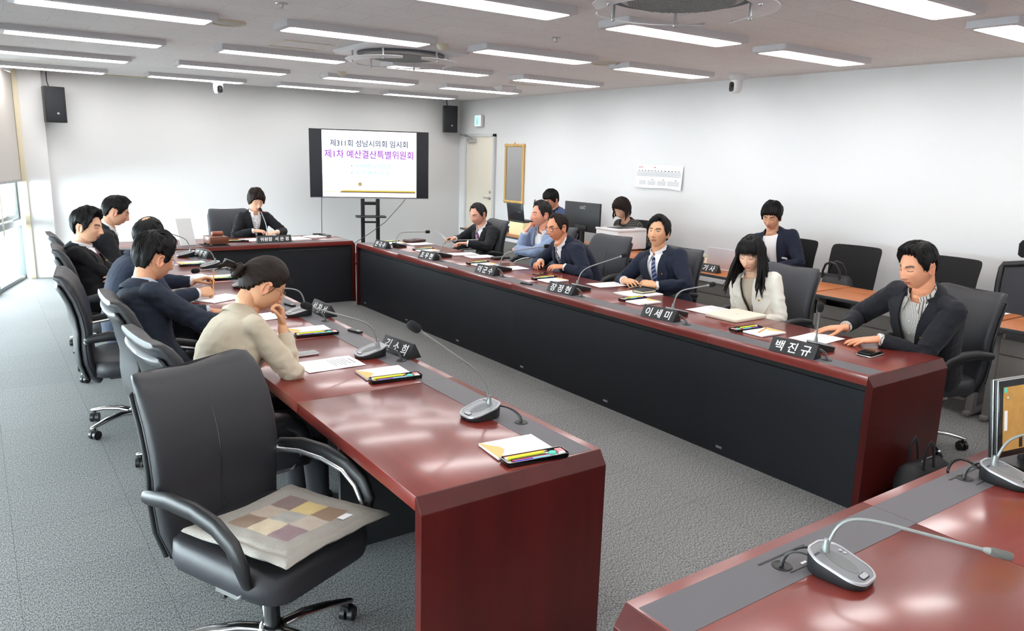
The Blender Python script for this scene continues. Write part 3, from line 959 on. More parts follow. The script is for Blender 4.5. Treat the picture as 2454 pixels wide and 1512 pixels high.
b = MB(); P = lambda pts: b.loft([[Vector((xx, y, z)) for y, z in pts] for xx in (-.0355, -.034)])
P([(.075, -.08), (-.075, -.08), (-.075, .08), (.075, .08)])
b.build('green_field', emat('exit_green', (.10, .75, .50), .9), f_, smooth=False)
b = MB()
P([(.035, -.06), (-.015, -.06), (-.015, .05), (.035, .05)]); b.ball((-.036, .005, .035), (.002, .014, .014), 10, 6)
b.tube([(-.037, .0, .02), (-.037, .012, -.015), (-.037, .04, -.05)], .008, 6); b.tube([(-.037, .012, -.015), (-.037, -.02, -.05)], .008, 6); b.tube([(-.037, .03, .012), (-.037, -.03, -.002)], .006, 6)
b.build('pictogram', M['white_letter'], f_)
mi = empty('wall_mirror', (XR - .02, 10.235, 1.50), 0, 'tall narrow mirror in a honey-coloured frame on the right wall', 'mirror')
b = MB()
for y in (-.245, .245):
    b.tube([(0, y, -.45), (0, y, .45)], .022, 10)
for z in (-.45, .45):
    b.tube([(0, -.25, z), (0, .25, z)], .024, 10)
for y in (-.245, .245):
    for z in (-.45, .45):
        b.ball((0, y, z), .031, 10, 8)
b.tube([(0, .03, .46), (0, 0, .50), (0, -.03, .46)], .006, 6)
b.build('frame', M['pine'], mi)
b = MB(); b.box((.005, 0, 0), (.012, .47, .88)); b.build('mirror_pane', M['mirror'], mi)
# printed timetable notice
pn = empty('printed_notice', (XR - .012, 7.02, 1.578), 0, 'wide white printed notice sheet taped to the right wall', 'notice sheet')
b = MB(); N = 14
top = [Vector((-.0 - .004 * math.sin(i), .41 - .82 * i / N, .145 - .006 * i / N)) for i in range(N + 1)]
bot = [Vector((-.012 - .016 * abs(math.sin(i * .32)), .41 - .82 * i / N, -.145 - .012 * (i / N) ** 2 - .008 * math.sin(i * .5))) for i in range(N + 1)]
mid = [(a + c) / 2 + Vector((.002, 0, 0)) for a, c in zip(top, bot)]
b.loft([top, mid, bot], cap=False, closed=False)
b.build('sheet', M['paper'], pn, ang=180)
b = MB()
def bar(y0, y1, z0, z1):
    yc = (y0 + y1) / 2
    for k in range(6):
        ya, yb = y0 + (y1 - y0) * k / 6, y0 + (y1 - y0) * (k + 1) / 6
        def px(y, z):
            i = min(N - 1, max(0, int((.41 - y) / .82 * N))); t = (.145 - z) / .29
            return -.0055 + (top[i].x * (1 - t) + bot[i].x * t)
        b.add([(px(ya, z0), ya, z0), (px(yb, z0), yb, z0), (px(yb, z1), yb, z1), (px(ya, z1), ya, z1)], [(0, 1, 2, 3)])
bar(.39, -.39, .052, .056)
b.mi = 1
for k in range(13):
    y = .36 - .058 * k; bar(y, y - .022, .066, .074)
for y in (.10, -.09, -.30):
    bar(y, y - .02, -.045, -.037)
b.mi = 2
for k in range(4):
    z = .044 - .012 * k; bar(.39, -.39, z - .006, z)
for y0, y1 in ((.33, .20), (.17, .03), (-.0, -.14), (-.17, -.38)):
    for k in range(5):
        bar(y0, y1, -.062 - .012 * k, -.056 - .012 * k)
b.mi = 3; bar(.37, .28, .108, .118); bar(.09, .06, .105, .120)
b.build('print', [M['ink'], M['ink_dark'], mat('pale_print', 'c9c8cc', .8), M['pink']], pn, smooth=False)

# ------------------------------------------------------------------ ceiling equipment
def make_ac(loc, label):
    r = empty('air_conditioner', loc, 0, label, 'ceiling air conditioner', 'round-grille ceiling air conditioners')
    b = MB(); b.loft([[Vector((x, y, z)) for x, y in rrect(.95 * s, .95 * s, .03, 3)] for z, s in ((0, 1), (-.02, 1), (-.035, .97))]); b.build('panel', M['white_plastic'], r, ang=30)
    b = MB(); b.lathe([(.40, -.034), (.40, -.05), (.34, -.05), (.34, -.034)], 48); b.build('air_slot', mat('slot_dark', '4b4f58', .5), r, ang=40)
    b = MB(); b.lathe([(.345, -.035), (.345, -.055), (.31, -.068), (.05, -.072), (.01, -.072)], 48); g = b.build('grille', mat('ac_grille', 'bfc1c0', .5), r, ang=40)
    b = MB()
    for i in range(-13, 14):
        x = i * .022; h = math.sqrt(max(0, .30 ** 2 - x * x)) - .01
        if h > .03:
            b.box((x, 0, -.0735), (.006, 2 * h, .004)); b.box((0, x, -.0738), (2 * h, .006, .004))
    b.build('lattice', mat('ac_lattice', '8f9391', .5), g, smooth=False)
    for a0 in (25, 145, 265):
        b = MB(); ri = []
        K = 16
        rings = []
        for k in range(K + 1):
            a = R(a0 + 100 * k / K); c, s_ = math.cos(a), math.sin(a)
            t = .10 * math.sin(math.pi * min(1, max(0, k / K))) ** .5 + .012
            rings.append([Vector((q * c, q * s_, z)) for q, z in ((.47 - t / 2, -.122), (.47 + t / 2, -.106), (.47 + t / 2, -.102), (.47 - t / 2, -.118))])
        b.loft(rings); d = b.build('deflector', mat('clear_white_acrylic', 'f0f0f2', .35, spec=.4), r, ang=40)
        for aa in (a0 + 22, a0 + 78):
            b = MB()
            c, s_ = math.cos(R(aa)), math.sin(R(aa)); b.tube([(.45 * c, .45 * s_, -.03), (.45 * c, .45 * s_, -.115)], .010, 8); b.ball((.45 * c, .45 * s_, -.12), .012, 8, 5)
            b.build('hanger', M['satin'], d)
    return r
make_ac((3.36, 6.62, HC), 'ceiling air conditioner with hanging deflectors nearer the television')
make_ac((3.30, 3.12, HC), 'ceiling air conditioner with hanging deflectors cut by the top edge')
def make_ceil_speaker(x, y, label):
    r = empty('ceiling_speaker', (x, y, HC), 0, label, 'ceiling speaker', 'round ceiling speakers')
    b = MB(); b.lathe([(.135, 0), (.135, -.008), (.12, -.016), (.108, -.012), (.108, -.004)], 36); b.build('rim', M['offwhite'], r)
    b = MB(); b.lathe([(.108, -.006), (.06, -.012), (.006, -.013), (.004, -.016)], 36); b.build('grille', mat('ceil_speaker_grille', 'c8c6bf', .6), r)
make_ceil_speaker(1.69, 6.19, 'round cream ceiling speaker right of the nearest left light')
make_ceil_speaker(5.69, 2.54, 'round cream ceiling speaker near the top right picture corner')
make_ceil_speaker(5.22, 5.90, 'round cream ceiling speaker beside the light left of the right camera')
for k, (x, y, t) in enumerate([(3.74, 8.91, 'left of the far air conditioner lights'), (3.43, 5.98, 'at the end of a light above the far air conditioner')]):
    b = MB(); b.lathe([(.055, 0), (.055, -.012), (.04, -.04), (.028, -.052), (.003, -.054)], 20)
    tag(b.build('smoke_detector', M['offwhite']), 'small cream smoke detector ' + t, 'smoke detector', 'smoke detectors').location = (x, y, HC)
for k, (x, y, t) in enumerate([(1.755, 5.15, 'at the top left of the view'), (3.89, 4.99, 'between the two middle light rows')]):
    b = MB(); b.lathe([(.04, 0), (.036, -.006), (.012, -.008), (.010, -.03), (.022, -.033), (.022, -.036), (.002, -.037)], 16)
    tag(b.build('sprinkler', M['satin']), 'small metal sprinkler head ' + t, 'sprinkler', 'ceiling sprinklers').location = (x, y, HC)
b = MB(); b.lathe([(.16, 0), (.16, -.02), (.10, -.07), (.004, -.075)], 4, Matrix.Rotation(R(45), 4, 'Z'))
tag(b.build('access_point', M['white_plastic'], bevel=.006), 'small grey-white ceiling box above the far right corner', 'access point').location = (6.05, 8.85, HC)
def make_cam(loc, rz, tilt, label):
    r = empty('dome_camera', loc, rz, label, 'ceiling camera', 'white ceiling cameras')
    b = MB(); b.lathe([(.09, 0), (.09, -.03), (.075, -.05), (.07, -.065), (.005, -.066)], 28); b.span((-.04, .05, -.05), (.04, .13, -.0)); b.build('mount', M['white_plastic'], r, bevel=.003)
    b = MB(); b.loft([[Vector((x, y, z)) for x, y in rrect(.13 * s, .11 * s, .05 * s, 6)] for z, s in ((-.06, .95), (-.10, 1), (-.15, .95), (-.19, .75), (-.20, .45))]); hd = b.build('head', M['white_plastic'], r, ang=60)
    b = MB(); b.loft([[Vector((x, -.05 - .012 * q, z)) for x, z in rrect(.075, .10, .03, 5, 0, -.135)] for q in (0, 1)]); b.build('lens_window', M['black_gloss'], hd)
    b = MB(); b.tube([(0, -.062, -.125), (0, -.066, -.125)], .018, 14); b.build('lens', M['screen_dark'], hd)
make_cam((2.92, 11.30, HC), R(12), 0, 'white ceiling camera on the ceiling before the far wall, above the chairwoman')
make_cam((6.80, 5.55, HC), heading(-.9, .35) - math.pi, 0, 'white ceiling camera near the right wall')
for (x, y, lx, ly, t) in [(2.55, 7.0, .45, .45, 'beside the far air conditioner'), (2.75, 3.55, .45, .45, 'beside the near air conditioner'), (6.05, 8.2, .45, .45, 'toward the far right corner')]:
    b = MB()
    for s in (-1, 1):
        b.box((s * lx / 2, 0, -.003), (.014, ly, .006)); b.box((0, s * ly / 2, -.003), (lx, .014, .006))
    o = b.build('access_hatch', M['offwhite'], smooth=False); o.location = (x, y, HC)
    tag(o, 'thin cream frame of a square ceiling hatch ' + t, 'ceiling hatch', 'ceiling hatches')
b = MB(); b.box((0, 0, 0), (1.3, .03, .012)); o = b.build('curtain_rail', M['post']); o.location = (1.55, 11.9, HC - .006); tag(o, 'short cream rail on the ceiling above the far wall', 'ceiling rail')
# ------------------------------------------------------------------ microphones
def child_world(mb, name, mats, parent, bevel=0, **k):
    me = mb.mesh(name, bevel)
    me.transform((Matrix.Translation(parent.location) @ parent.rotation_euler.to_matrix().to_4x4()).inverted())
    return link(me, name, mats, parent, **k)

def bez(p, n):
    out = []
    for i in range(n + 1):
        t = i / n
        q = [Vector(x) for x in p]
        while len(q) > 1:
            q = [a.lerp(c, t) for a, c in zip(q, q[1:])]
        out.append(q[0])
    return out

def make_mic(xy, ang, head, label, foam=True, ring=False, hole=None, bend=.12, table=None, z0=TH):
    root = empty('conference_microphone', (*xy, z0), ang, label, 'microphone', 'gooseneck conference microphones')
    T = (Matrix.Translation((*xy, z0)) @ Matrix.Rotation(ang, 4, 'Z')).inverted()
    n = 7
    def foot(sc, dy=0):
        pts = []
        for x, y in rrect(.130 * sc, .150 * sc, .045 * sc, n):
            f = (y + .075) / .15
            w = 1 - .14 * f
            pts.append((x * w, y + dy - (.012 * (1 - (x / .065) ** 2) * (f < .1))))
        return pts
    def ht(y, lo=.020, hi=.056):
        f = min(1, max(0, (y + .075) / .15))
        return hi + (lo - hi) * f
    b = MB()
    b.loft([[Vector((x, y, .001)) for x, y in foot(.93)], [Vector((x, y, .006)) for x, y in foot(.97)], [Vector((x, y, ht(y) - .006)) for x, y in foot(1.0)], [Vector((x, y, ht(y) - .001)) for x, y in foot(.99)]])
    b.build('base', M['mic_base'], root, ang=50)
    b = MB()
    b.loft([[Vector((x, y, ht(y) - .004)) for x, y in foot(1.012)], [Vector((x, y, ht(y) + .002)) for x, y in foot(1.0)], [Vector((x, y, ht(y) + .002)) for x, y in foot(.93)], [Vector((x, y, ht(y) - .0005)) for x, y in foot(.92)]])
    b.build('rim', M['silver_light'], root, ang=50)
    b = MB(); b.loft([[Vector((x, y, ht(y) - .003)) for x, y in foot(.925)], [Vector((x, y, ht(y) + .0002)) for x, y in foot(.92)]])
    tp = b.build('top_plate', M['silver'], root, ang=30)
    sl = Matrix.Translation((0, 0, 0))
    def on(x, y, lift):
        return Vector((x, y, ht(y) + lift))
    b = MB(); el = [(.026 * math.cos(2 * math.pi * k / 28), -.005 + .046 * math.sin(2 * math.pi * k / 28)) for k in range(28)]
    b.loft([[on(x, y, 0) for x, y in el], [on(x * .97, y, .0012) for x, y in el]]); b.build('speaker_grille', mat('mic_grille', '77797a', .6, bump=.3, bscale=2500) if 'mic_grille' not in bpy.data.materials else bpy.data.materials['mic_grille'], tp, smooth=False)
    b = MB(); bt = rrect(.036, .018, .007, 4, 0, .055)
    b.loft([[on(x, y, 0) for x, y in bt], [on(x, y, .002) for x, y in bt]]); b.build('button_rim', M['screen_dark'], tp, smooth=False)
    b = MB(); bt = rrect(.031, .0135, .005, 4, 0, .055)
    b.loft([[on(x, y, .001) for x, y in bt], [on(x, y, .0035) for x, y in bt]]); b.build('talk_button', M['silver_light'], tp, smooth=False)
    b = MB()
    for dx, dy in ((-.042, -.03), (-.044, -.018)):
        b.tube([on(dx, dy, 0), on(dx, dy, .0025)], .0045, 10)
    b.build('volume_buttons', M['silver_light'], tp)
    me = text_mesh('BOSCH', .0085, ext=.0002)
    if len(me.vertices):
        me.transform(frame(on(.036, -.055, .0007), (-1, 0, 0), Vector((0, -1, .24)))); link(me, 'lettering', M['mic_base'], tp, smooth=False)
    # gooseneck
    S = on(0, -.050, 0)
    H = T @ Vector(head)
    d0 = H - S
    C = S + Vector((d0.x * .06, d0.y * .06, bend * (1 if d0.z < .5 else 1)))
    J = S.lerp(H, .30); J.z = max(J.z, C.z * .55 + J.z * .45)
    curve = bez([S, S.lerp(C, .8), C, C.lerp(H, .22), C.lerp(H, .34)], 14)
    fin = (H - curve[-1]).normalized()
    L = (H - curve[-1]).length
    hl = .058
    b = MB(); b.tube(curve + [curve[-1] + fin * (L - hl - .018) * t for t in (.5, 1)], .0046, 10); b.build('gooseneck', M['gooseneck'], root, ang=80)
    b = MB(); b.tube([S - Vector((0, 0, .003)), S + Vector((0, 0, .012)), S + Vector((0, .0, .034))], [.012, .010, .0065], 14); b.build('socket', M['gooseneck'], root)
    e = H - fin * (hl + .018)
    b = MB(); b.tube([e, e + fin * .012, e + fin * .022], [.0055, .009, .010], 12); b.build('collar', M['red'] if ring else M['gooseneck'], root)
    if foam:
        b = MB(); q = [(.0, .011), (.006, .016), (.02, .0185), (.04, .0185), (.052, .0155), (.058, .008), (.060, .001)]
        b.tube([e + fin * (.016 + t) for t, _ in q], [r for _, r in q], 16)
        b.build('foam_windscreen', M['foam'], root, ang=80)
    else:
        b = MB(); q = [(.0, .009), (.004, .0115), (.045, .0115), (.052, .009), (.054, .002)]
        b.tube([e + fin * (.016 + t) for t, _ in q], [r for _, r in q], 16); b.build('capsule', mat('capsule_mesh', '6b6b68', .4, metal=.6, bump=.6, bscale=2200), root)
    # cables to the hole in the strip
    if hole:
        h = T @ Vector((*hole, z0))
        for dx, zz in ((-.012, .032), (.016, .02)):
            a = Vector((dx, -.072, zz))
            m1 = Vector((dx * 1.5, -.10, .045)); m2 = h + Vector((dx, 0, .055))
            b = MB(); b.tube(bez([a, m1, m2, h + Vector((dx * .3, 0, .0035))], 12), .0032, 8); b.build('cable', M['cable'] if dx > 0 else M['cable_dark'], root, ang=80)
        g = MB()
        ringp = [(.020, .0013), (.027, .0016), (.027, .003), (.023, .0045), (.019, .003)]
        g.lathe(ringp + [], 24, Matrix.Translation((*hole, z0)))
        g.lathe([(.019, .0014), (.0005, .0014)], 24, Matrix.Translation((*hole, z0)))
        child_world(g, 'cable_grommet', M['black_plastic'], table)
    return root

L_U, R_U = -math.pi / -2, 0
a_left = heading(-1, 0)      # user sits towards -X
a_right = heading(1, 0)
WHO_L = ['the empty foreground seat', 'the woman in the beige blazer', 'the man with thin glasses on the left', 'the balding man in navy', 'the man with the dark red tie', 'the young man in black']
WHO_R = ['the man with the purple tie', 'the man in the light blue blazer', 'the man in round dark glasses', 'the man with the striped tie', 'the woman in the white blazer', 'the man in the striped shirt']
for k, (xy, hd, an, ho) in enumerate([((1.600, 2.465), (1.255, 2.42, 1.178), .06, (1.709, 2.322)), ((1.612, 3.545), (1.235, 3.49, 1.060), .05, (1.716, 3.384)), ((1.640, 4.69), (1.34, 4.65, .955), 0, (1.728, 4.445)),
                                      ((1.625, 5.86), (1.235, 5.75, .905), -.1, (1.72, 5.70)), ((1.655, 6.98), (1.20, 6.95, .935), 0, (1.72, 6.83)), ((1.625, 7.78), (1.38, 7.75, 1.02), 0, (1.72, 7.6))]):
    make_mic(xy, a_left + an, hd, 'grey gooseneck microphone in front of ' + WHO_L[k], hole=ho, table=TL)
for k, (xy, hd, ho) in enumerate([((3.90, 7.72), (4.275, 7.70, .902), (3.72, 7.60)), ((3.95, 6.80), (4.395, 6.76, .907), (3.74, 6.50)), ((3.97, 5.74), (4.46, 5.70, .955), (3.74, 5.42)),
                                  ((3.95, 4.60), (4.38, 4.55, 1.014), (3.75, 4.36)), ((3.91, 3.53), (4.22, 3.48, .942), (3.72, 3.27)), ((3.92, 2.43), (3.835, 2.41, 1.03), (3.73, 2.27))]):
    make_mic(xy, a_right + (.0 if k < 5 else -.15), hd, 'grey gooseneck microphone in front of ' + WHO_R[k], hole=ho, table=TRb)
make_mic((2.77, 8.93), heading(0, 1), (2.745, 9.06, 1.105), 'gooseneck microphone with a lit red ring in front of the chairwoman', ring=True, hole=(2.60, 8.62), table=THd)
make_mic((1.752, .955), heading(.10, -1), (2.02, .668, .848), 'silver conference microphone without foam on the foreground table', foam=False, hole=(1.66, 1.07), table=TF, bend=.115)
make_mic((2.79, .985), heading(.05, -1), (3.1, .70, .95), 'silver conference microphone cut by the right picture edge', foam=False, hole=(2.70, 1.085), table=TF)

# ------------------------------------------------------------------ name plates
def make_plate(p0, p1, text, label, h=.078, d=.088, size=.066, z0=TH, thin=None):
    """p0 -> p1 runs left to right for the reader"""
    a = Vector((*p0, 0)); c = Vector((*p1, 0))
    mid = (a + c) / 2; L = (c - a).length
    rz = math.atan2(c.y - a.y, c.x - a.x)
    r = empty('name_plate', (mid.x, mid.y, z0 + .0012), rz, label, 'name plate', 'black name plates with white lettering')
    b = MB(); poly = [(-d / 2, 0), (d / 2, 0), (.004, h), (-.004, h)]
    b.loft([[Vector((x, y, z)) for y, z in poly] for x in (-L / 2, L / 2)])
    b.build('body', M['plate'], r, bevel=.0015)
    sl = Vector((0, d / 2 - .004, h)).normalized()
    for s in (1, -1):
        nrm = Vector((0, -sl.z * s, sl.y))
        ctr = Vector((0, -s * (d / 4 + .002), h / 2)) + nrm * .0004
        me = text_mesh(text, size, ext=.0004, offset=.0008, sx=1.0, shear=.12)
        me.transform(frame(ctr, (s, 0, 0), Vector((0, sl.y * s, sl.z))))
        link(me, 'lettering', M['white_letter'], r, smooth=False)
    return r
PL = [((1.762, 3.657), (1.792, 3.385), '김 소 희'), ((1.795, 4.80), (1.80, 4.53), '선 창 선'), ((1.78, 5.84), (1.79, 5.57), '한 선 미'), ((1.79, 6.98), (1.80, 6.71), '최 현 백'), ((1.745, 7.83), (1.80, 7.56), '박 종 각')]
for k, (p0, p1, t) in enumerate(PL):
    make_plate(p0, p1, t, 'black triangular name plate in front of ' + WHO_L[k + 1])
PR = [((3.628, 7.87), (3.648, 7.60), '안 극 수'), ((3.645, 6.84), (3.67, 6.57), '조 우 현'), ((3.650, 5.765), (3.672, 5.495), '이 군 수'), ((3.655, 4.70), (3.69, 4.43), '장 정 현'), ((3.640, 3.63), (3.672, 3.36), '이 세 미'), ((3.622, 2.58), (3.652, 2.31), '백 진 규')]
for k, (p0, p1, t) in enumerate(PR):
    make_plate((p0[0] + .05, p0[1]), (p1[0] + .05, p1[1]), t, 'black triangular name plate in front of ' + WHO_R[k])
make_plate((2.58, 8.66), (2.97, 8.66), '위원장  서 은 경', 'long black name plate in front of the chairwoman at the far table', size=.05)
make_plate((5.86, 5.10), (5.88, 4.82), '속 기 사', 'black name plate for the recorder on the desk with the white laptop', z0=.72)
make_plate((6.20, 9.2), (6.22, 8.93), '의 정 실', 'black name plate on the desk beside the black laptop', z0=.72)

# ------------------------------------------------------------------ notepads, pencil trays and what lies in them
def make_pad():
    r = empty('notepad')
    b = MB(); b.box((0, 0, .0055), (.150, .225, .010)); b.build('page_block', M['paper'], r, bevel=.001)
    b = MB(); pts = [(-.074, .112), (.074, .112), (.074, .105)] + [(.074 - .148 * t, .105 - .05 * math.sin(math.pi * t * .9) ** 2 - .0 * t) for t in (.15, .3, .45, .6, .75, .9)] + [(-.074, .08)]
    b.prism(pts, .0012, Matrix.Translation((0, 0, .0105))); b.build('kraft_cover', M['kraft'], r, smooth=False)
    return r
def make_tray():
    r = empty('pencil_tray')
    b = MB(); o = rrect(.07, .25, .012, 4); i = rrect(.064, .244, .009, 4)
    b.loft([[Vector((x * .96, y * .985, .001)) for x, y in o], [Vector((x, y, .017)) for x, y in o], [Vector((x, y, .017)) for x, y in i], [Vector((x, y, .004)) for x, y in i]]); b.build('case', M['black_gloss'], r, ang=40)
    b = MB(); b.prism(rrect(.060, .238, .008, 3), .001, Matrix.Translation((0, 0, .0045))); b.build('liner', M['paper'], r, smooth=False)
    return r
def pen(name, m, r=.0045, L=.14, tip=None, cap=None, hexa=False, end=None):
    o = empty(name)
    b = MB(); b.tube([(0, -L / 2, 0), (0, L / 2 - .014, 0)], r, 6 if hexa else 10); b.build('barrel', m, o)
    b = MB(); b.tube([(0, L / 2 - .014, 0), (0, L / 2, 0)], [r * .98, r * .2], 8); b.build('tip', tip or m, o)
    if cap:
        b = MB(); b.tube([(0, .0, 0), (0, L / 2 - .006, 0)], r * 1.25, 10); b.box((r * 1.1, .02, r), (.003, .04, .002)); b.build('cap', cap, o)
    if end:
        b = MB(); b.tube([(0, -L / 2 - .010, 0), (0, -L / 2, 0)], r, 8); b.build('eraser_end', end, o)
    return o
def make_eraser():
    r = empty('eraser')
    b = MB(); b.box((0, 0, .009), (.045, .024, .013)); b.build('rubber', M['white_plastic'], r, bevel=.003)
    b = MB(); b.box((.006, 0, .009), (.030, .0255, .0145)); b.build('sleeve', M['pink'], r, bevel=.001)
    return r
GP = {'notepad': 'white notepads with kraft covers', 'pencil_tray': 'black pencil trays', 'pencil': 'yellow pencils', 'highlighter': 'yellow highlighters', 'pen_black': 'black pens', 'pen_red': 'red pens', 'marker': 'blue capped markers', 'eraser': 'pink sleeved erasers', 'tape': 'mint correction tapes'}
PROTO = {}
PROTO['notepad'] = make_pad(); PROTO['pencil_tray'] = make_tray()
PROTO['pencil'] = pen('pencil', M['pencil'], .0037, .165, mat('pencil_tip', 'e0c096', .7), None, True, M['pink'])
PROTO['highlighter'] = pen('highlighter', M['yellow'], .0068, .15, M['yellow'], None, False, M['white_plastic'])
PROTO['pen_black'] = pen('ballpoint_pen', M['black_plastic'], .0046, .15)
PROTO['pen_red'] = pen('ballpoint_pen', M['red'], .0046, .155)
PROTO['marker'] = pen('marker_pen', M['blue'], .0052, .145, M['blue'], M['sky_blue'])
PROTO['eraser'] = make_eraser()
b = MB(); b.ball((0, 0, .0095), (.013, .017, .008), 14, 8); PROTO['tape'] = b.build('correction_tape', M['mint'])
PCAT = {'notepad': 'notepad', 'pencil_tray': 'pencil tray', 'pencil': 'pencil', 'highlighter': 'highlighter', 'pen_black': 'pen', 'pen_red': 'pen', 'marker': 'marker', 'eraser': 'eraser', 'tape': 'correction tape'}
PTXT = {'notepad': 'white notepad with a kraft edge before %s', 'pencil_tray': 'black pencil tray with pens before %s', 'pencil': 'yellow pencil before %s', 'highlighter': 'yellow highlighter before %s', 'pen_black': 'black pen before %s', 'pen_red': 'red pen before %s', 'marker': 'blue pale-capped marker before %s', 'eraser': 'white eraser with pink sleeve before %s', 'tape': 'mint correction tape before %s'}
used = set()
def put(kind, loc, rz, who):
    lab = PTXT[kind] % who
    if kind not in used:
        used.add(kind); o = PROTO[kind]; o.location = loc; o.rotation_euler = (0, 0, rz); tag(o, lab, PCAT[kind], GP[kind])
    else:
        o = copy_tree(PROTO[kind]); o.location = loc; o.rotation_euler = (0, 0, rz); o['label'] = lab
    return o
def desk_set(pad, tray, ang, who, skip=(), jit=0.):
    """ang: heading of local +Y (towards the seat)"""
    if pad:
        put('notepad', (*pad, TH + .0015), ang + jit, who)
    if tray:
        t = ang + jit * 1.4
        put('pencil_tray', (*tray, TH + .0015), t, who)
        RZ = Matrix.Rotation(t, 3, 'Z')
        for kind, x, y, z, dr in (('pencil', -.0245, .02, .0130, 0), ('highlighter', -.0125, .030, .0130, .02), ('pen_black', .001, .02, .0108, .01), ('pen_red', .0115, .018, .0108, .0), ('marker', .0225, .022, .0120, -.015), ('tape', -.004, -.072, 0, 0), ('eraser', -.002, -.104, .0, 0)):
            if kind in skip:
                continue
            v = RZ @ Vector((x * (-1 if ang > 0 else 1), y, 0))
            put(kind, (tray[0] + v.x, tray[1] + v.y, TH + .0015 + z - (.0045 if kind in ('eraser', 'tape') else 0) + (.005 if kind in ('tape', 'eraser') else 0)), t + (math.pi if kind not in ('eraser', 'tape') else 0) + dr, who)
AL, AR = heading(-1, 0), heading(1, 0)
desk_set((1.532, 2.112), (1.532, 1.992), AL, WHO_L[0], jit=-.09)
desk_set((1.534, 3.218), (1.542, 3.10), AL, WHO_L[1], jit=-.06)
desk_set((1.548, 4.24), (1.548, 4.118), AL, WHO_L[2], jit=-.05)
desk_set(None, (1.555, 5.20), AL, WHO_L[3])
desk_set((1.585, 6.40), (1.585, 6.285), AL, WHO_L[4])
desk_set((1.575, 7.30), (1.565, 7.17), AL, WHO_L[5])
for k, (py, ty, px, tx) in enumerate([(8.05, 8.175, 3.99, 3.99), (7.27, 7.39, 4.01, 4.02), (6.115, 6.24, 4.00, 4.0), (5.065, 5.19, 4.02, 4.02), (3.97, 4.095, 4.02, 4.03), (2.865, 2.985, 3.98, 3.95)]):
    desk_set((px, py), (tx, ty), AR, WHO_R[k], jit=(.0, .02, .03, .0, .0, -.05)[k], skip=('pencil',) if k == 5 else ())
put('pencil', (3.965, 2.875, TH + .018), heading(1, .35) + math.pi, 'the man in the striped shirt').__setitem__('label', 'yellow pencil lying loose on the notepad before the man in the striped shirt')
desk_set(None, (2.41, 8.84), heading(.0, 1) + 1.45, 'the chairwoman', skip=('pencil', 'tape'))

# ------------------------------------------------------------------ papers and devices on the tables
def paper(name, xy, size, rz, label, z=TH + .0015, n=1, group='white paper sheets on the tables', lines=0, cat='paper'):
    r = empty(name, (*xy, z), rz, label, cat, group)
    b = MB(); W, D = size
    if n == 1:
        N = 8
        top = [[Vector((W * (i / N - .5), D * (j / N - .5), .0008 + .0012 * max(0, math.sin(i * .9 + j * 1.3)))) for i in range(N + 1)] for j in range(N + 1)]
        b.loft(top, cap=False, closed=False)
        b.build('sheet', M['paper'], r, ang=180)
    else:
        b.box((0, 0, n / 2), (W, D, n)); b.build('sheet_stack', M['paper'], r, bevel=.0008)
    if lines:
        q = MB(); zt = (.0026 if n == 1 else n + .0004)
        for k in range(lines):
            wd = W * (.62 if k else .45) * (1 - .25 * ((k * 7) % 3) / 2)
            q.box((0 if k == 0 else -(W * .62 - wd) / 2, D * (.40 - .055 * k - (.03 if k else 0)), zt), (wd, .0022 if k else .0045, .0004))
        q.build('print', M['ink'] if lines < 99 else M['blue'], r, smooth=False)
    return r
A4 = (.21, .297)
paper('paper_sheet', (1.378, 3.50), A4, AL + .02 + math.pi, 'white printed sheet between the phone and the microphone, before the woman in beige', lines=7)
paper('paper_sheet', (1.40, 4.74), A4, AL + .1, 'white sheet under the hand of the woman in beige, farther along the left table', lines=5)
paper('paper_sheet', (1.355, 5.47), A4, AL + .5, 'white sheets under the hands of the balding man in navy', n=.006)
paper('paper_sheet', (1.385, 6.52), A4, AL + .2, 'white sheet before the man with the dark red tie', lines=5)
paper('paper_sheet', (4.25, 7.90), A4, AR, 'white sheet before the man with the purple tie, nearest the brown organiser', lines=5)
paper('paper_sheet', (4.24, 6.91), A4, AR - .1, 'white sheet left of two before the man in the light blue blazer', lines=5)
paper('paper_sheet', (4.295, 6.66), A4, AR - .08, 'white sheet right of two, beside the black wallet on the right table', lines=5)
paper('paper_sheet', (4.11, 5.83), A4, AR - .05, 'white sheet under the microphone of the man in round dark glasses', lines=4)
paper('paper_sheet', (4.315, 4.70), A4, AR - .1, 'white sheet left of the man with the striped tie', lines=4)
paper('paper_stack', (4.225, 4.235), (.24, .31), AR + .03, 'thick white paper stack under the navy pocket notebook', n=.012, cat='paper stack')
paper('paper_sheet', (4.255, 3.535), A4, AR + .05, 'white sheet partly under the cream laptop sleeve', lines=6)
paper('paper_sheet', (4.15, 2.61), A4, AR + .06, 'white sheet between the hands of the man in the striped shirt', lines=5)
paper('paper_sheet', (2.62, 8.98), A4, .2, 'white sheet left of the hands of the chairwoman', lines=4)
paper('paper_sheet', (2.98, 8.90), A4, -.1, 'white sheet right of the chairwoman name plate', lines=4)
paper('paper_stack', (3.12, 8.86), A4, .15, 'loose white papers fanned right of the chairwoman name plate', n=.014, cat='paper stack')
paper('paper_stack', (3.44, 9.02), (.30, .22), .35, 'white document stack near the right end of the far table', n=.012, cat='paper stack')
paper('paper_sheet', (6.20, 2.52), A4, heading(1, 0), 'white sheet on the cherry desk at the right picture edge', z=.7215, lines=5)
paper('paper_sheet', (6.42, 5.98), A4, heading(1, .1), 'white sheet right of the printer on the desk', z=.7215)
paper('paper_sheet', (5.98, 5.24), (.10, .14), .1, 'small white card left of the recorder name plate', z=.7215)

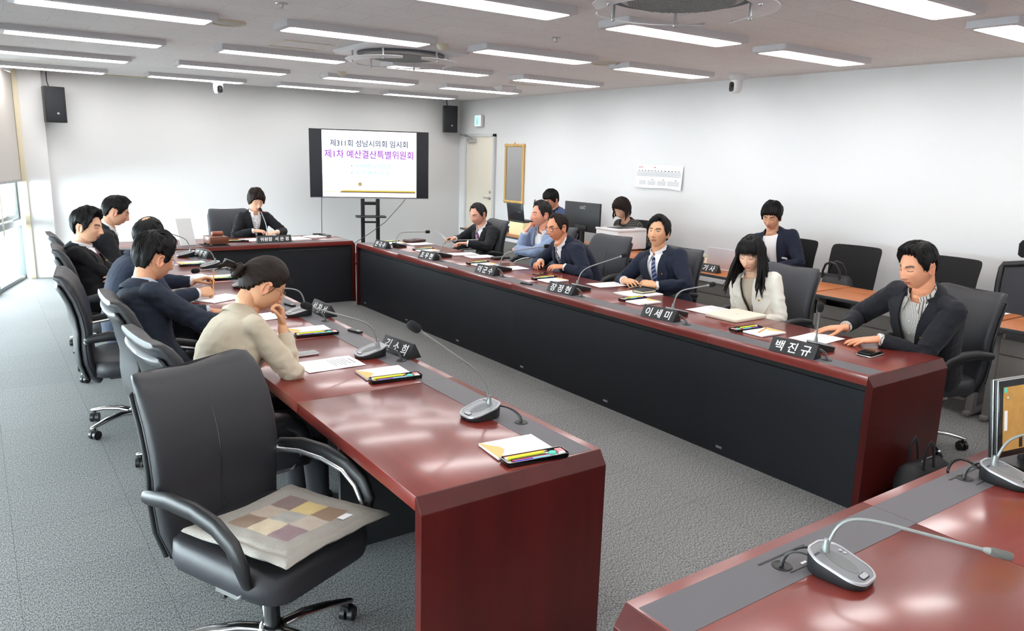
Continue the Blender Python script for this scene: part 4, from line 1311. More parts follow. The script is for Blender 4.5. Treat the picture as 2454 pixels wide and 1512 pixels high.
def phone(xy, rz, label, m_back, z=TH + .0015, W=.075, L=.155, screen=True):
    r = empty('mobile_phone', (*xy, z), rz, label, 'mobile phone', 'mobile phones on the tables')
    b = MB(); b.prism(rrect(W, L, .011, 4), .0085); b.build('body', m_back, r, bevel=.0018)
    b = MB(); b.prism(rrect(W * .93, L * .965, .009, 4), .0006, Matrix.Translation((0, 0, .0083))); b.build('screen', M['black_gloss'], r, smooth=False)
    return r
phone((1.325, 3.735), heading(1, .02), 'large dark phone in a clear case by the elbow of the woman in beige', M['satin'])
phone((4.145, 5.41), heading(1, .2), 'brown phone lying before the man in round dark glasses', mat('brown_case', '5b3c2c', .5))
phone((4.065, 2.215), heading(1, .05), 'lower dark phone of the two stacked on the right table', M['satin'], W=.09, L=.16)
phone((4.07, 2.225), heading(1, .12), 'upper dark phone of the two stacked on the right table', M['black_plastic'], z=TH + .0115, W=.08, L=.145)
phone((3.52, 9.0), .4, 'black phone on the white documents at the far table', M['black_plastic'], z=TH + .0145)
def remote(xy, rz, label):
    r = empty('remote_control', (*xy, TH + .0016), rz, label, 'remote control', 'small black remotes on the grey strips')
    b = MB(); b.prism(rrect(.035, .115, .01, 4), .013); b.build('body', M['black_plastic'], r, bevel=.003)
    b = MB(); b.prism(rrect(.022, .03, .004, 3), .001, Matrix.Translation((0, .03, .0132))); b.build('label_patch', M['silver'], r)
remote((1.769, 4.085), heading(.25, -1), 'small black remote on the grey strip beyond the woman in beige')
remote((3.703, 5.02), heading(.3, -1), 'small black remote on the grey strip left of the striped tie man name plate')
remote((1.70, 5.02), heading(.2, -1), 'small black remote on the grey strip behind the hand of the woman in beige')
b = MB(); b.prism(rrect(.09, .19, .012, 4), .022); o = b.build('wallet', M['bag_leather'], bevel=.006); o.location = (4.40, 6.43, TH + .0015); o.rotation_euler = (0, 0, heading(1, -.1)); tag(o, 'black leather wallet on the right table before the light blue blazer', 'wallet')
r = empty('organiser', (4.30, 8.13, TH + .0015), heading(1, .3), 'brown leather organiser at the far end of the right table', 'organiser')
b = MB(); b.prism(rrect(.17, .23, .012, 4), .028); b.build('cover', mat('brown_leather', '4c3430', .5), r, bevel=.005)
b = MB(); b.box((.0, .0, .029), (.03, .05, .006)); b.build('clasp', M['black_plastic'], r, bevel=.002)
r = empty('pocket_notebook', (4.29, 4.235, TH + .0145), heading(1, .08), 'navy pocket notebook on the thick paper stack', 'notebook')
b = MB(); b.box((0, 0, .003), (.105, .165, .004)); b.box((0, 0, .020), (.105, .165, .004)); b.box((-.0505, 0, .0115), (.004, .165, .02)); b.build('cover', mat('navy_cover', '20242e', .5), r, bevel=.0015)
b = MB(); b.box((.001, 0, .0115), (.096, .157, .013)); b.build('pages', mat('cream_pages', 'd8cfae', .8), r)
b = MB(); b.box((.03, .02, .0235), (.06, .03, .004)); b.build('flap', M['black_plastic'], r, bevel=.0015)
r = empty('laptop_sleeve', (4.225, 3.285, TH + .002), heading(1, .02), 'cream laptop sleeve lying before the woman in the white blazer', 'laptop sleeve')
mc = mat('cream_sleeve', 'e4dccb', .6)
b = MB(); b.loft([[Vector((x * s, y * s, z)) for x, y in rrect(.27, .345, .02, 4)] for z, s in ((0, .985), (.006, 1), (.016, 1), (.021, .985))]); b.build('sleeve', mc, r, ang=50)
b = MB(); b.box((-.09, -.155, .012), (.03, .02, .022)); b.build('flap_corner', mc, r, bevel=.004)
b = MB(); b.box((.01, .0, .0212), (.004, .03, .0006)); b.build('logo_bar', M['silver'], r)
# gavel and its block
r = empty('gavel_block', (2.13, 8.64, TH + .0015), .08, 'brown wooden gavel block on a black mat at the far table', 'gavel block')
b = MB(); b.box((0, 0, .058), (.20, .23, .075)); b.build('block', M['walnut'], r, bevel=.004)
for sx in (-1, 1):
    for sy in (-1, 1):
        b = MB(); b.lathe([(.010, .004), (.016, .012), (.012, .022)], 12, Matrix.Translation((sx * .085, sy * .10, 0))); b.build('foot', M['walnut'], r)
b = MB(); b.box((-.02, -.01, .002), (.27, .26, .004)); tag(b.build('felt_mat', M['black_mesh']), 'black mat under the gavel block', 'mat').location = (2.13, 8.64, TH + .0013)
r = empty('gavel', (2.14, 8.62, TH + .0985), .1, 'brown wooden gavel lying on its block', 'gavel')
b = MB(); b.tube([(-.06, 0, .027), (-.055, 0, .027), (-.05, 0, .027), (.05, 0, .027), (.055, 0, .027), (.06, 0, .027)], [.020, .027, .025, .025, .027, .020], 18); b.build('head', mat('gavel_wood', '8a4a32', .35), r)
b = MB(); b.tube([(0, .02, .027), (.01, .12, .02), (.015, .20, .018)], [.008, .009, .011], 10, round_cap=True); b.build('handle', mat('gavel_handle', '7a3c2a', .4), r)
# white upright document stand at the corner
r = empty('document_stand', (1.86, 8.70, TH + .0015), .25, 'plain white upright panel standing on the far table corner', 'document stand')
b = MB(); b.loft([[Vector((x, y, z)) for x, y in ((-.085 - .05 * z / .29, 0), (.085 - .05 * z / .29, 0), (.085 - .05 * z / .29, .006), (-.085 - .05 * z / .29, .006))] for z in (0, .29)]); b.build('panel', mat('bright_white_board', (.88, .9, .9), .5), r)
b = MB(); b.loft([[Vector((x, .004, .0)), Vector((x, .004, .18)), Vector((x, .09, .0))] for x in (-.01, .01)]); b.build('rear_strut', M['white_plastic'], r)
# adaptor with cable on the far table
b = MB(); b.box((0, 0, .015), (.10, .05, .026)); b.tube(bez([(.05, 0, .012), (.12, .05, .03), (.15, -.08, .01), (.02, -.07, .006), (-.12, -.03, .008)], 14), .004, 6); o = b.build('power_adaptor', M['black_plastic'], bevel=.004); o.location = (3.47, 9.14, TH + .002); tag(o, 'black adaptor and looped cord near the right end of the far table', 'adaptor')

# ------------------------------------------------------------------ monitor on the foreground table
mo = empty('tablet_monitor', (3.045, 1.02, TH), heading(.18, 1), 'slim monitor with a kraft sheet on its face, at the right picture edge', 'monitor')
tl = Matrix.Translation((0, 0, .06)) @ Matrix.Rotation(R(-8), 4, 'X')
def mbx(m, c, s, bv, name, par):
    b = MB(); b.box(c, s, tl); return b.build(name, m, par, bevel=bv)
mbx(M['black_plastic'], (0, .010, .135), (.44, .012, .275), .003, 'rear_frame', mo)
mbx(M['satin'], (0, .0015, .135), (.442, .004, .277), .001, 'metal_edge', mo)
f2 = mbx(M['black_plastic'], (0, -.007, .135), (.44, .012, .275), .003, 'front_frame', mo)
mbx(M['satin'], (0, -.0145, .135), (.441, .003, .276), .001, 'front_metal_edge', mo)
mbx(M['black_gloss'], (0, -.0175, .135), (.436, .003, .270), .001, 'bezel', mo)
kf = mbx(mat('kraft_sheet', 'b98a45', .7, vary=.12, vscale=30), (0, -.0205, .135), (.395, .002, .225), 0, 'kraft_sheet', mo)
b = MB()
for k in range(11):
    b.box((.02 - .01 * ((k * 5) % 3), -.022, .205 - .0135 * k), (.17 - .05 * ((k * 7) % 4) / 3, .0006, .0016), tl)
b.build('print', M['ink_dark'], kf, smooth=False)
b = MB(); b.box((-.185, -.0222, .13), (.016, .0008, .07), tl); b.build('sticker', M['paper'], kf, smooth=False)
b = MB(); b.box((-.188, -.0222, .238), (.014, .0008, .018), tl); b.build('sticker', M['mint'], kf, smooth=False)
b = MB(); b.box((-.10, -.0222, .045), (.018, .0008, .036), tl); b.build('cut_out', M['black_gloss'], kf, bevel=.0, smooth=False)
for z in (.055, .21):
    b = MB(); p = tl @ Vector((-.175, -.0215, z)); b.ball(p, .0035, 8, 6); b.build('rivet', M['satin'], kf)
b = MB(); b.tube([(0, .02, .01), (0, .02, .12)], .02, 12); b.prism(rrect(.2, .14, .02, 4), .012, Matrix.Translation((0, .01, .002))); b.build('stand', M['black_plastic'], mo)
b = MB(); b.tube(bez([(2.80, 1.06, TH + .006), (2.74, 1.10, TH + .06), (2.77, 1.16, TH + .07), (2.72, 1.155, TH + .006), (2.70, 1.14, TH + .004)], 14), .005, 6); tag(b.build('monitor_cable', M['black_plastic']), 'short black cable looped over the table edge left of the kraft-covered monitor', 'cable')

# ------------------------------------------------------------------ black bag by the right table
bg_ = empty('briefcase', (4.02, 1.80, 0), R(4), 'black nylon briefcase standing on the carpet against the right table end', 'briefcase')
b = MB()
rings = []
for z, w, d, lean in ((.0, .44, .13, 0), (.02, .48, .155, 0), (.10, .49, .155, .004), (.18, .48, .14, .012), (.23, .44, .10, .02), (.255, .36, .05, .024)):
    ring = []
    for i, (x, y) in enumerate(rrect(w, d, min(w, d) * .4, 5)):
        n_ = noise.noise(Vector((x * 9, y * 9, z * 9)))
        ring.append(Vector((x + .008 * n_, y + lean + .010 * n_, z + .03 * (x / .2) * (z > .2) * -.6)))
    rings.append(ring)
b.loft(rings); b.build('body', M['tan_bag'], bg_, ang=70)
for y in (-.03, .05):
    b = MB(); b.tube([(-.115, y, .20), (-.11, y + .01, .30), (-.085, y + .012, .365), (-.05, y + .012, .38), (-.02, y + .012, .36), (.0, y + .01, .30), (.01, y, .20)], .014, 8, flat=.35, up=(0, 1, 0)); b.build('handle', M['bag_leather'], bg_)
b = MB(); b.tube([(-.248, -.01, .06), (-.246, -.01, .14), (-.215, .0, .215), (-.12, .012, .245), (.0, .022, .262), (.10, .02, .258)], .0035, 6); b.build('zipper', M['zip'], bg_)
b = MB(); b.box((-.254, -.02, .13), (.006, .02, .06)); b.build('zip_pull', M['zip'], bg_, bevel=.002)
b = MB(); b.tube([(-.17 + .025 * math.cos(R(a)), -.084, .15 + .025 * math.sin(R(a))) for a in range(0, 361, 30)], .003, 6); b.tube([(-.165, -.084, .125), (-.15, -.086, .10)], .004, 6); b.build('strap_ring', M['zip'], bg_)
b = MB(); b.box((.02, -.076, .10), (.38, .012, .14)); b.build('front_pocket', M['tan_bag'], bg_, bevel=.005)

# ------------------------------------------------------------------ things on the wall desks
r = empty('laptop', (6.20, 8.53, .90), heading(1, 0), 'black open laptop seen from behind, raised on papers on a wall desk', 'laptop')
b = MB(); b.box((0, 0, .01), (.37, .25, .02)); b.build('keyboard_base', M['black_plastic'], r, bevel=.004)
b = MB(); b.box((0, 0, .12), (.38, .012, .25), Matrix.Translation((0, -.115, .01)) @ Matrix.Rotation(R(8), 4, 'X')); ld = b.build('lid', M['screen_dark'], r, bevel=.004)
b = MB(); b.box((.10, -.0075, .13), (.07, .001, .006), Matrix.Translation((0, -.115, .01)) @ Matrix.Rotation(R(8), 4, 'X')); b.build('wordmark', M['silver'], ld)
b = MB(); b.box((0, 0, .0875), (.24, .33, .175)); o = b.build('paper_stack', [mat('cream_stack', 'ece6b6', .8)], bevel=.002); o.location = (6.18, 8.50, .7215); tag(o, 'tall cream paper stack holding up the black laptop', 'paper stack', 'white paper sheets on the tables')
r = empty('computer_monitor', (6.12, 7.18, .72), heading(1, .03), 'large black computer monitor seen from behind on a wall desk', 'monitor')
b = MB(); b.box((0, 0, .355), (.64, .03, .355)); pn_ = b.build('panel', M['monitor_back'], r, bevel=.006)
b = MB(); b.box((0, -.02, .22), (.20, .012, .07)); b.build('port_cover', M['black_plastic'], pn_, bevel=.003)
b = MB(); b.tube([(.045 + .018 * math.cos(R(a)), -.0165, .47 + .018 * math.sin(R(a))) for a in range(0, 361, 30)], .004, 6); b.build('maker_mark', M['silver_light'], pn_)
me = text_mesh('LG', .045, ext=.0004, offset=.0006); me.transform(frame((-.01 - .0, -.0158, .47), (1, 0, 0), (0, 0, 1))); lt = link(me, 'lettering', M['silver_light'], pn_, smooth=False)
b = MB(); b.tube([(0, .01, .01), (0, .01, .25)], .03, 14); b.prism(rrect(.26, .2, .03, 5), .014); b.build('stand', M['black_plastic'], r, ang=40)
r = empty('printer', (6.335, 6.70, .72), heading(1, 0), 'white desktop printer on a wall desk', 'printer')
b = MB(); b.box((0, 0, .125), (.40, .46, .22)); b.build('housing', M['white_plastic'], r, bevel=.012)
b = MB(); b.box((0, 0, .245), (.42, .47, .03)); b.build('top_cover', M['white_plastic'], r, bevel=.01)
b = MB(); b.box((.02, -.03, .262), (.22, .26, .008)); b.build('output_tray', M['desk_edge'], r, bevel=.003)
b = MB()
for x in (-.15, .15):
    for y in (-.18, .18):
        b.box((x, y, .008), (.06, .03, .016))
b.build('feet', M['black_plastic'], r)
b = MB()
for k in range(7):
    b.box((-.203, -.10, .08 + .012 * k), (.002, .09, .004), Matrix.Rotation(0, 4, 'Z'))
b.box((-.203, .02, .17), (.002, .03, .04)); b.build('side_vent', M['ink'], r, smooth=False)
r = empty('laptop', (6.18, 4.93, .72), heading(1, .03), 'white open laptop seen from behind next to the recorder name plate', 'laptop')
b = MB(); b.box((0, 0, .01), (.33, .23, .018)); b.build('keyboard_base', M['white_plastic'], r, bevel=.004)
b = MB(); b.box((0, 0, .11), (.335, .008, .22), Matrix.Translation((0, -.11, .012)) @ Matrix.Rotation(R(14), 4, 'X')); b.build('lid', mat('pale_lid', 'd8d2d6', .35), r, bevel=.003)
r = empty('desk_telephone', (6.36, 5.42, .72), heading(1, .2), 'cream desk telephone beyond the recorder name plate', 'telephone')
b = MB(); b.loft([[Vector((x, y, z0_)) for x, y, z0_ in ((-.09, -.10, 0), (.09, -.10, 0), (.09, .10, 0), (-.09, .10, 0))], [Vector((x, y, z0_)) for x, y, z0_ in ((-.085, -.095, .07), (.085, -.095, .07), (.085, .095, .035), (-.085, .095, .035))]]); b.build('body', M['offwhite'], r, bevel=.006)
b = MB(); b.tube([(-.055, -.10, .085), (-.055, -.06, .10), (-.055, .06, .075), (-.055, .10, .055)], [.024, .017, .017, .024], 10, round_cap=True); b.build('handset', mat('handset_cream', 'e6dfc8', .45), r, ang=70)
b = MB(); b.tube(bez([(-.055, .11, .05), (-.12, .16, .04), (-.14, .05, .02), (-.09, .0, .02)], 12), .004, 6); b.build('cord', M['offwhite'], r)
# handbag on the empty chair
r = empty('handbag', (6.52, 4.00, .495), heading(-1, 0), 'black leather handbag on the empty task chair', 'handbag')
b = MB(); b.loft([[Vector((x * 1, y + .0, z)) for x, y in rrect(w_, d_, d_ * .4, 5)] for z, w_, d_ in ((0, .34, .16), (.02, .37, .18), (.16, .38, .17), (.25, .35, .12), (.29, .30, .06))]); b.build('body', M['bag_leather'], r, ang=60)
for y in (-.05, .05):
    b = MB(); b.tube([(-.09, y, .22), (-.085, y, .33), (-.05, y + .02, .395), (.0, y + .03, .41), (.05, y + .02, .385), (.085, y, .32), (.09, y, .22)], .011, 8); b.build('handle', M['bag_leather'], r)
b = MB(); b.tube([(.07, .08, .25), (.07, .087, .20)], .008, 6); b.build('zip_pull', M['zip'], r)
b = MB(); b.box((0, 0, .07), (.10, .16, .14)); o = b.build('carton', mat('pale_blue_carton', '9fb8d4', .6), bevel=.003); o.location = (6.30, 5.60, .05); tag(o, 'small pale blue carton under the printer desk', 'carton')
b = MB(); b.tube(bez([(6.05, 8.80, .72), (5.86, 8.74, .80), (5.86, 8.70, .55), (5.88, 8.66, .30), (5.90, 8.66, .01)], 16), .005, 6); tag(b.build('desk_cable', M['cable_dark']), 'thin dark cable hanging from the desk edge left of the tall paper stack', 'cable')
b = MB(); b.tube([(6.40, 8.60, .72), (6.40, 8.60, .735)], .045, 16); b.tube([(6.40, 8.60, .735), (6.40, 8.60, .95), (6.38, 8.52, 1.16)], .006, 8); b.tube([(6.38, 8.52, 1.16), (6.375, 8.505, 1.20)], .012, 10); tag(b.build('desk_microphone', M['gooseneck']), 'thin desk microphone rising behind the black laptop', 'microphone')
# ------------------------------------------------------------------ people
def smooth01(x):
    x = np.clip(x, 0, 1)
    return x * x * (3 - 2 * x)

def G(x, s):
    return np.exp(-(x / s) ** 2)

def head_surface(D, fem=0., face=1.):
    """D: (n,3) unit directions, x right, y forward, z up -> points of the head (metres, origin mid-head)"""
    x, y, z = D[:, 0], D[:, 1], D[:, 2]
    a, bb, c = .0765 - .002 * fem, .096, .118
    X, Y, Z = a * x, bb * y, c * z
    low = np.clip(-z, 0, 1)
    X = X * (1 - (.25 + .05 * fem) * low ** 1.6)
    X = X * (1 - .10 * np.clip(z, 0, 1) ** 3)
    Y = np.where(y < 0, Y * (1 - .60 * low ** 1.3), Y)
    Y = Y + np.where(y < 0, -.006 * G(z - .25, .5), 0)
    Y = np.where(y > 0, Y * (1 - .05 * np.clip(z, 0, 1) ** 2 * y), Y)
    front = smooth01((y - .15) / .4)
    ax = np.abs(X)
    d = np.zeros_like(X)
    d += .0050 * G(Z - .020, .010) * G(X, .045) * (1 - .5 * fem)
    d -= .0115 * G(ax - .031, .017) * G(Z - .003, .012)
    d += .0058 * G(ax - .031, .0125) * G(Z - .000, .0075)
    d -= .0016 * G(ax - .031, .013) * G(Z + .0085, .003)
    t = np.clip((.016 - Z) / .054, 0, 1)
    hgt = (.005 + .024 * t ** 1.2) * np.clip((Z + .052) / .013, 0, 1) ** .7 * (Z < .03) * np.clip((.032 - Z) / .016, 0, 1)
    sg = .0062 + .0055 * t
    d += hgt * np.exp(-(X / sg) ** 2)
    d += .0085 * G(ax - .0125, .0058) * G(Z + .0395, .0065)
    d += .0065 * G(X, .030) * G(Z + .066, .024)
    d += .0048 * G(Z + .0615, .0048) * G(X, .019) + .0056 * G(Z + .0735, .0052) * G(X, .016)
    d -= .0046 * G(Z + .0672, .0024) * G(X, .022)
    d -= .003 * G(Z + .084, .005) * G(X, .02)
    d += .0095 * G(Z + .103, .014) * G(X, .020)
    d += .0045 * G(ax - .045, .018) * G(Z + .028, .02)
    d -= .0025 * G(ax - .040, .012) * G(Z + .062, .018)
    Y = Y + d * front * face
    return np.stack([X, Y, Z], 1)

def sphere_dirs(nu, nv):
    th = np.linspace(0, 2 * np.pi, nu, endpoint=False)
    ph = np.linspace(-np.pi / 2 + .02, np.pi / 2 - .02, nv)
    P, T = np.meshgrid(ph, th, indexing='ij')
    return np.stack([np.cos(P) * np.sin(T), np.cos(P) * np.cos(T), np.sin(P)], -1).reshape(-1, 3)

def grid_faces(nu, nv):
    fs = []
    for i in range(nv - 1):
        for j in range(nu):
            k = (j + 1) % nu
            fs.append((i * nu + j, i * nu + k, (i + 1) * nu + k, (i + 1) * nu + j))
    fs.append(tuple(reversed(range(nu))))
    fs.append(tuple((nv - 1) * nu + j for j in range(nu)))
    return fs

def xf(P, M4):
    A = np.array(M4)
    return P @ A[:3, :3].T + A[:3, 3]

def remesh(mb, voxel, smooth=0, factor=.5):
    me = mb.mesh('tmp')
    o = bpy.data.objects.new('tmp', me); col.objects.link(o)
    md = o.modifiers.new('r', 'REMESH'); md.mode = 'VOXEL'; md.voxel_size = voxel
    if smooth:
        ms = o.modifiers.new('s', 'SMOOTH'); ms.iterations = smooth; ms.factor = factor
    out = bpy.data.meshes.new_from_object(o.evaluated_get(bpy.context.evaluated_depsgraph_get()))
    bpy.data.objects.remove(o); bpy.data.meshes.remove(me)
    return out

def get_co(me):
    c = np.zeros(len(me.vertices) * 3); me.vertices.foreach_get('co', c); return c.reshape(-1, 3)
def set_co(me, c):
    me.vertices.foreach_set('co', np.ascontiguousarray(c).ravel()); me.update()
def get_no(me):
    c = np.zeros(len(me.vertices) * 3); me.vertices.foreach_get('normal', c); return c.reshape(-1, 3)

def delete_verts(me, mask):
    bm = bmesh.new(); bm.from_mesh(me); bm.verts.ensure_lookup_table()
    bmesh.ops.delete(bm, geom=[bm.verts[i] for i in np.nonzero(mask)[0]], context='VERTS')
    bm.to_mesh(me); bm.free()

def ik(S, W, l1, l2, pole):
    S, W = Vector(S), Vector(W)
    d = W - S; L = d.length
    f = 1.
    if L > (l1 + l2) * .995:
        f = L / ((l1 + l2) * .995)
    l1, l2 = l1 * f, l2 * f
    u = d / L
    a = (l1 * l1 - l2 * l2 + L * L) / (2 * L)
    h = math.sqrt(max(l1 * l1 - a * a, 1e-6))
    p = Vector(pole); p = p - u * p.dot(u)
    p = p.normalized() if p.length > 1e-5 else u.orthogonal().normalized()
    return S + u * a + p * h

def hand(mb, W, d, n, right, curl=(.25, .3, .35, .4), thumb=.3, splay=1., s=1.):
    """palm and five separate fingers. W wrist, d along the hand, n out of the back of the hand"""
    d = Vector(d).normalized(); n = Vector(n); n = (n - d * n.dot(d)).normalized()
    side = d.cross(n)                 # points to the little finger on a right hand
    if not right:
        side = -side
    sec = [(-.018, .026, .021), (.0, .027, .019), (.025, .033, .0165), (.055, .0395, .0150), (.080, .0405, .0135), (.094, .038, .0105), (.099, .034, .007)]
    rings = []
    for t, hw, ht in sec:
        c = W + d * (t * s)
        rings.append([c + side * (hw * s * math.copysign(abs(math.cos(a)) ** .75, math.cos(a))) + n * (ht * s * math.copysign(abs(math.sin(a)) ** .85, math.sin(a))) for a in [2 * math.pi * k / 18 for k in range(18)]])
    mb.loft(rings)
    spec = [(-.0295, .092, .071, .0086, -7), (-.0098, .097, .079, .0088, -1.5), (.0100, .094, .073, .0083, 4), (.0285, .086, .057, .0074, 10)]
    tips = []
    for (off, st, ln, rad, sp), c in zip(spec, curl):
        b0 = W + d * (st * s) + side * (off * s)
        dirv = (d * math.cos(R(sp * splay)) + side * math.sin(R(sp * splay))).normalized()
        pts = [b0 - dirv * .020 * s]
        pts.append(b0 + n * .001)
        ang = 0
        p = b0
        for seg, fr in ((.46, .85), (.30, 1.0), (.24, .7)):
            ang += c * fr * R(88)
            v = dirv * math.cos(ang) - n * math.sin(ang)
            p = p + v * (ln * seg * s)
            pts.append(p)
        rr = [rad * 1.02 * s, rad * 1.06 * s, rad * .98 * s, rad * .92 * s, rad * .72 * s]
        mb.tube(pts, rr, 10, round_cap=True)
        tips.append(p)
    t0 = W + d * (.022 * s) - side * (.022 * s) - n * .004
    o = math.radians(48 - 30 * thumb)
    v1 = (d * math.cos(o) - side * math.sin(o) - n * (.25 + .35 * thumb)).normalized()
    v2 = (d * math.cos(o * .55) - side * math.sin(o * .55) - n * (.28 + .5 * thumb)).normalized()
    v3 = (d * math.cos(o * .2) - side * math.sin(o * .2) * (1 - thumb) + side * .45 * thumb - n * (.25 + .6 * thumb)).normalized()
    p1 = t0 + v1 * .042 * s; p2 = p1 + v2 * .033 * s; p3 = p2 + v3 * .026 * s
    mb.tube([t0, p1, p2, p3], [.0135 * s, .0115 * s, .0102 * s, .0078 * s], 10, round_cap=True)
    return tips

HAIRS = {}
def hairm(name, c):
    if name not in HAIRS:
        HAIRS[name] = hair_mat(name, c)
    return HAIRS[name]

def set_flow(me, V):
    at = me.attributes.new('flow', 'FLOAT_VECTOR', 'POINT')
    at.data.foreach_set('vector', np.ascontiguousarray(V, dtype=np.float32).ravel())

def interp(az, table):
    xs = np.array([t[0] for t in table], float); ys = np.array([t[1] for t in table], float)
    return np.interp(az, xs, ys)

LINE_MAN = [(0, .080), (22, .081), (42, .070), (56, .036), (70, -.004), (80, -.022), (86, -.010), (92, .024), (112, .022), (124, -.025), (145, -.062), (180, -.074)]
LINE_RECEDE = [(0, .088), (16, .086), (30, .098), (44, .074), (60, .036), (72, -.002), (80, -.020), (86, -.010), (92, .024), (112, .022), (124, -.025), (145, -.062), (180, -.072)]
LINE_FRINGE = [(0, .044), (30, .042), (50, .032), (62, .008), (72, -.020), (80, -.030), (88, -.012), (94, .018), (112, .016), (124, -.03), (145, -.066), (180, -.078)]
LINE_TIED = [(0, .074), (25, .070), (45, .052), (60, .028), (75, .004), (88, .012), (100, .010), (118, -.022), (140, -.050), (180, -.058)]
LINE_SHORT_W = [(0, .052), (25, .046), (48, .028), (60, .002), (72, -.026), (88, -.034), (110, -.042), (140, -.068), (180, -.085)]

def hair_shell(Mh, line, mat_, parent, hs=1., top=.024, side=.010, back=.014, fem=0., part=0., lump=.25, seed=0, front_lift=0., bald=0., name='hair', fade=.014, tufts=150, tuft_r=1., crown=None):
    nu, nv = 150, 96
    D = sphere_dirs(nu, nv)
    P = head_surface(D, fem, 0.)
    az = np.degrees(np.arctan2(np.abs(D[:, 0]), D[:, 1]))
    zl = interp(az, line)
    if part:
        zl = zl + .012 * np.sin(np.clip(D[:, 0] * part, -1, 1) * 1.5) * (az < 60)
    rng = np.random.RandomState(seed)
    ph = rng.rand(8) * 6.28
    zl = zl + .0035 * np.sin(az * .42 + ph[0]) + .002 * np.sin(az * 1.1 + ph[1])
    m = smooth01((P[:, 2] - zl) / fade + .35)
    up = smooth01((D[:, 2] + .05) / .75)
    fr = smooth01((D[:, 1] + .1) / .9)
    th = side + (top - side) * up + (back - side) * np.clip(-D[:, 1], 0, 1) * (1 - up)
    th = th + front_lift * up * fr
    # swirl coordinates around the crown give combed strands
    cr = np.array(crown if crown else [.0 + .25 * part, -.35, .94]); cr /= np.linalg.norm(cr)
    e1 = np.cross(cr, [0, 1, 0]); e1 /= np.linalg.norm(e1); e2 = np.cross(cr, e1)
    rho = np.arccos(np.clip(D @ cr, -1, 1)); al = np.arctan2(D @ e2, D @ e1)
    strand = np.array([noise.noise(Vector((math.cos(a_) * 3.2 + seed, math.sin(a_) * 3.2, r_ * 1.6))) + .5 * noise.noise(Vector((math.cos(a_) * 8 + seed, math.sin(a_) * 8, r_ * 2.2))) for a_, r_ in zip(al + .5 * rho, rho)])
    th = th * (1 + lump * 1.6 * strand * smooth01(rho / .4))
    if bald:
        th = th * (1 - bald * G(rho, .60))
        if bald > .9:
            jag = np.array([noise.noise(Vector((math.cos(a_) * 2.2 + seed, math.sin(a_) * 2.2, r_ * 5))) for a_, r_ in zip(al, rho)])
            m = m * (1 - smooth01((.30 + .22 * jag - rho) / .16 + .5))
    off = m * th - (1 - m) * .016
    N = P / np.linalg.norm(P, axis=1)[:, None]
    Q = P + N * off[:, None]
    Q = xf(Q * hs, Mh)
    me = bpy.data.meshes.new(name)
    me.from_pydata([tuple(v) for v in Q], [], grid_faces(nu, nv))
    set_flow(me, np.stack([np.cos(al) * 16 + seed, np.sin(al) * 16, rho * 2.2], 1))
    o = link(me, name, mat_, parent, True, 180)
    if tufts:
        r_ = random.Random(seed)
        curves, rad = [], []
        tries = 0
        while len(curves) < tufts and tries < tufts * 8:
            tries += 1
            a0 = r_.random() * 6.283; q0 = .25 + 1.5 * r_.random()
            ln = .28 + .25 * r_.random(); sw = (r_.random() - .5) * .35 + .12
            def dv(a_, q_):
                return cr * math.cos(q_) + (e1 * math.cos(a_) + e2 * math.sin(a_)) * math.sin(q_)
            ds = np.array([dv(a0 + sw * t, q0 + ln * t) for t in (0, .25, .5, .75, 1)])
            ps = head_surface(ds, fem, 0.)
            aza = np.degrees(np.arctan2(np.abs(ds[:, 0]), ds[:, 1])); zz = interp(aza, line)
            if bald and q0 < .75:
                continue
            if ps[2, 2] < zz[2] + .004 or ps[4, 2] < zz[4] - .014 or abs(aza[4] - 99) < 12 and ps[4, 2] < .03:
                continue
            upv = np.clip((ds[:, 2] + .05) / .75, 0, 1); frv = np.clip((ds[:, 1] + .1) / .9, 0, 1)
            tt = (side + (top - side) * upv + front_lift * upv * frv) * np.array([.55, .92, 1.05, 1.08, 1.0])
            pts = ps + ps / np.linalg.norm(ps, axis=1)[:, None] * tt[:, None]
            curves.append([Vector(v) * hs for v in pts]); rad.append((.0025 + .003 * r_.random()) * tuft_r)
        add_strands(Mh, curves, rad, mat_, parent, 'hair_locks', seed, .6)
    return o

def strand_mesh(curves, radii, seed=0, n=6, flat=.45):
    b = MB(); fl = []
    k = 0
    for i, (c, r) in enumerate(zip(curves, radii)):
        before = len(b.v)
        m = len(c)
        rr = [r * (.5 + .5 * math.sin(math.pi * min(1, .15 + .85 * j / (m - 1)) ** .8) if j < m - 1 else .08) for j in range(m)]
        b.tube(c, rr, n, flat=flat)
        cnt = len(b.v) - before
        for q in range(cnt):
            fl.append((i * 3.1 + .9 * (q % n), (q // n) * .25, seed))
    return b, np.array(fl)

def add_strands(Mh, curves, radii, mat_, parent, name, seed=0, flat=.5):
    A = Matrix(Mh)
    cs = [[A @ Vector(p) for p in c] for c in curves]
    b, fl = strand_mesh(cs, radii, seed, flat=flat)
    me = bpy.data.meshes.new(name); me.from_pydata(b.v, [], b.f); set_flow(me, fl)
    return link(me, name, mat_, parent, True, 180)

FAB = {}
def fabric(name, c, rough=.85, bump=.2, bs=900, sheen=.05, vary=.08):
    if name not in FAB:
        FAB[name] = mat('cloth_' + name, c, rough, spec=.25, vary=vary, vscale=350, bump=bump, bscale=bs, sheen=sheen)
    return FAB[name]

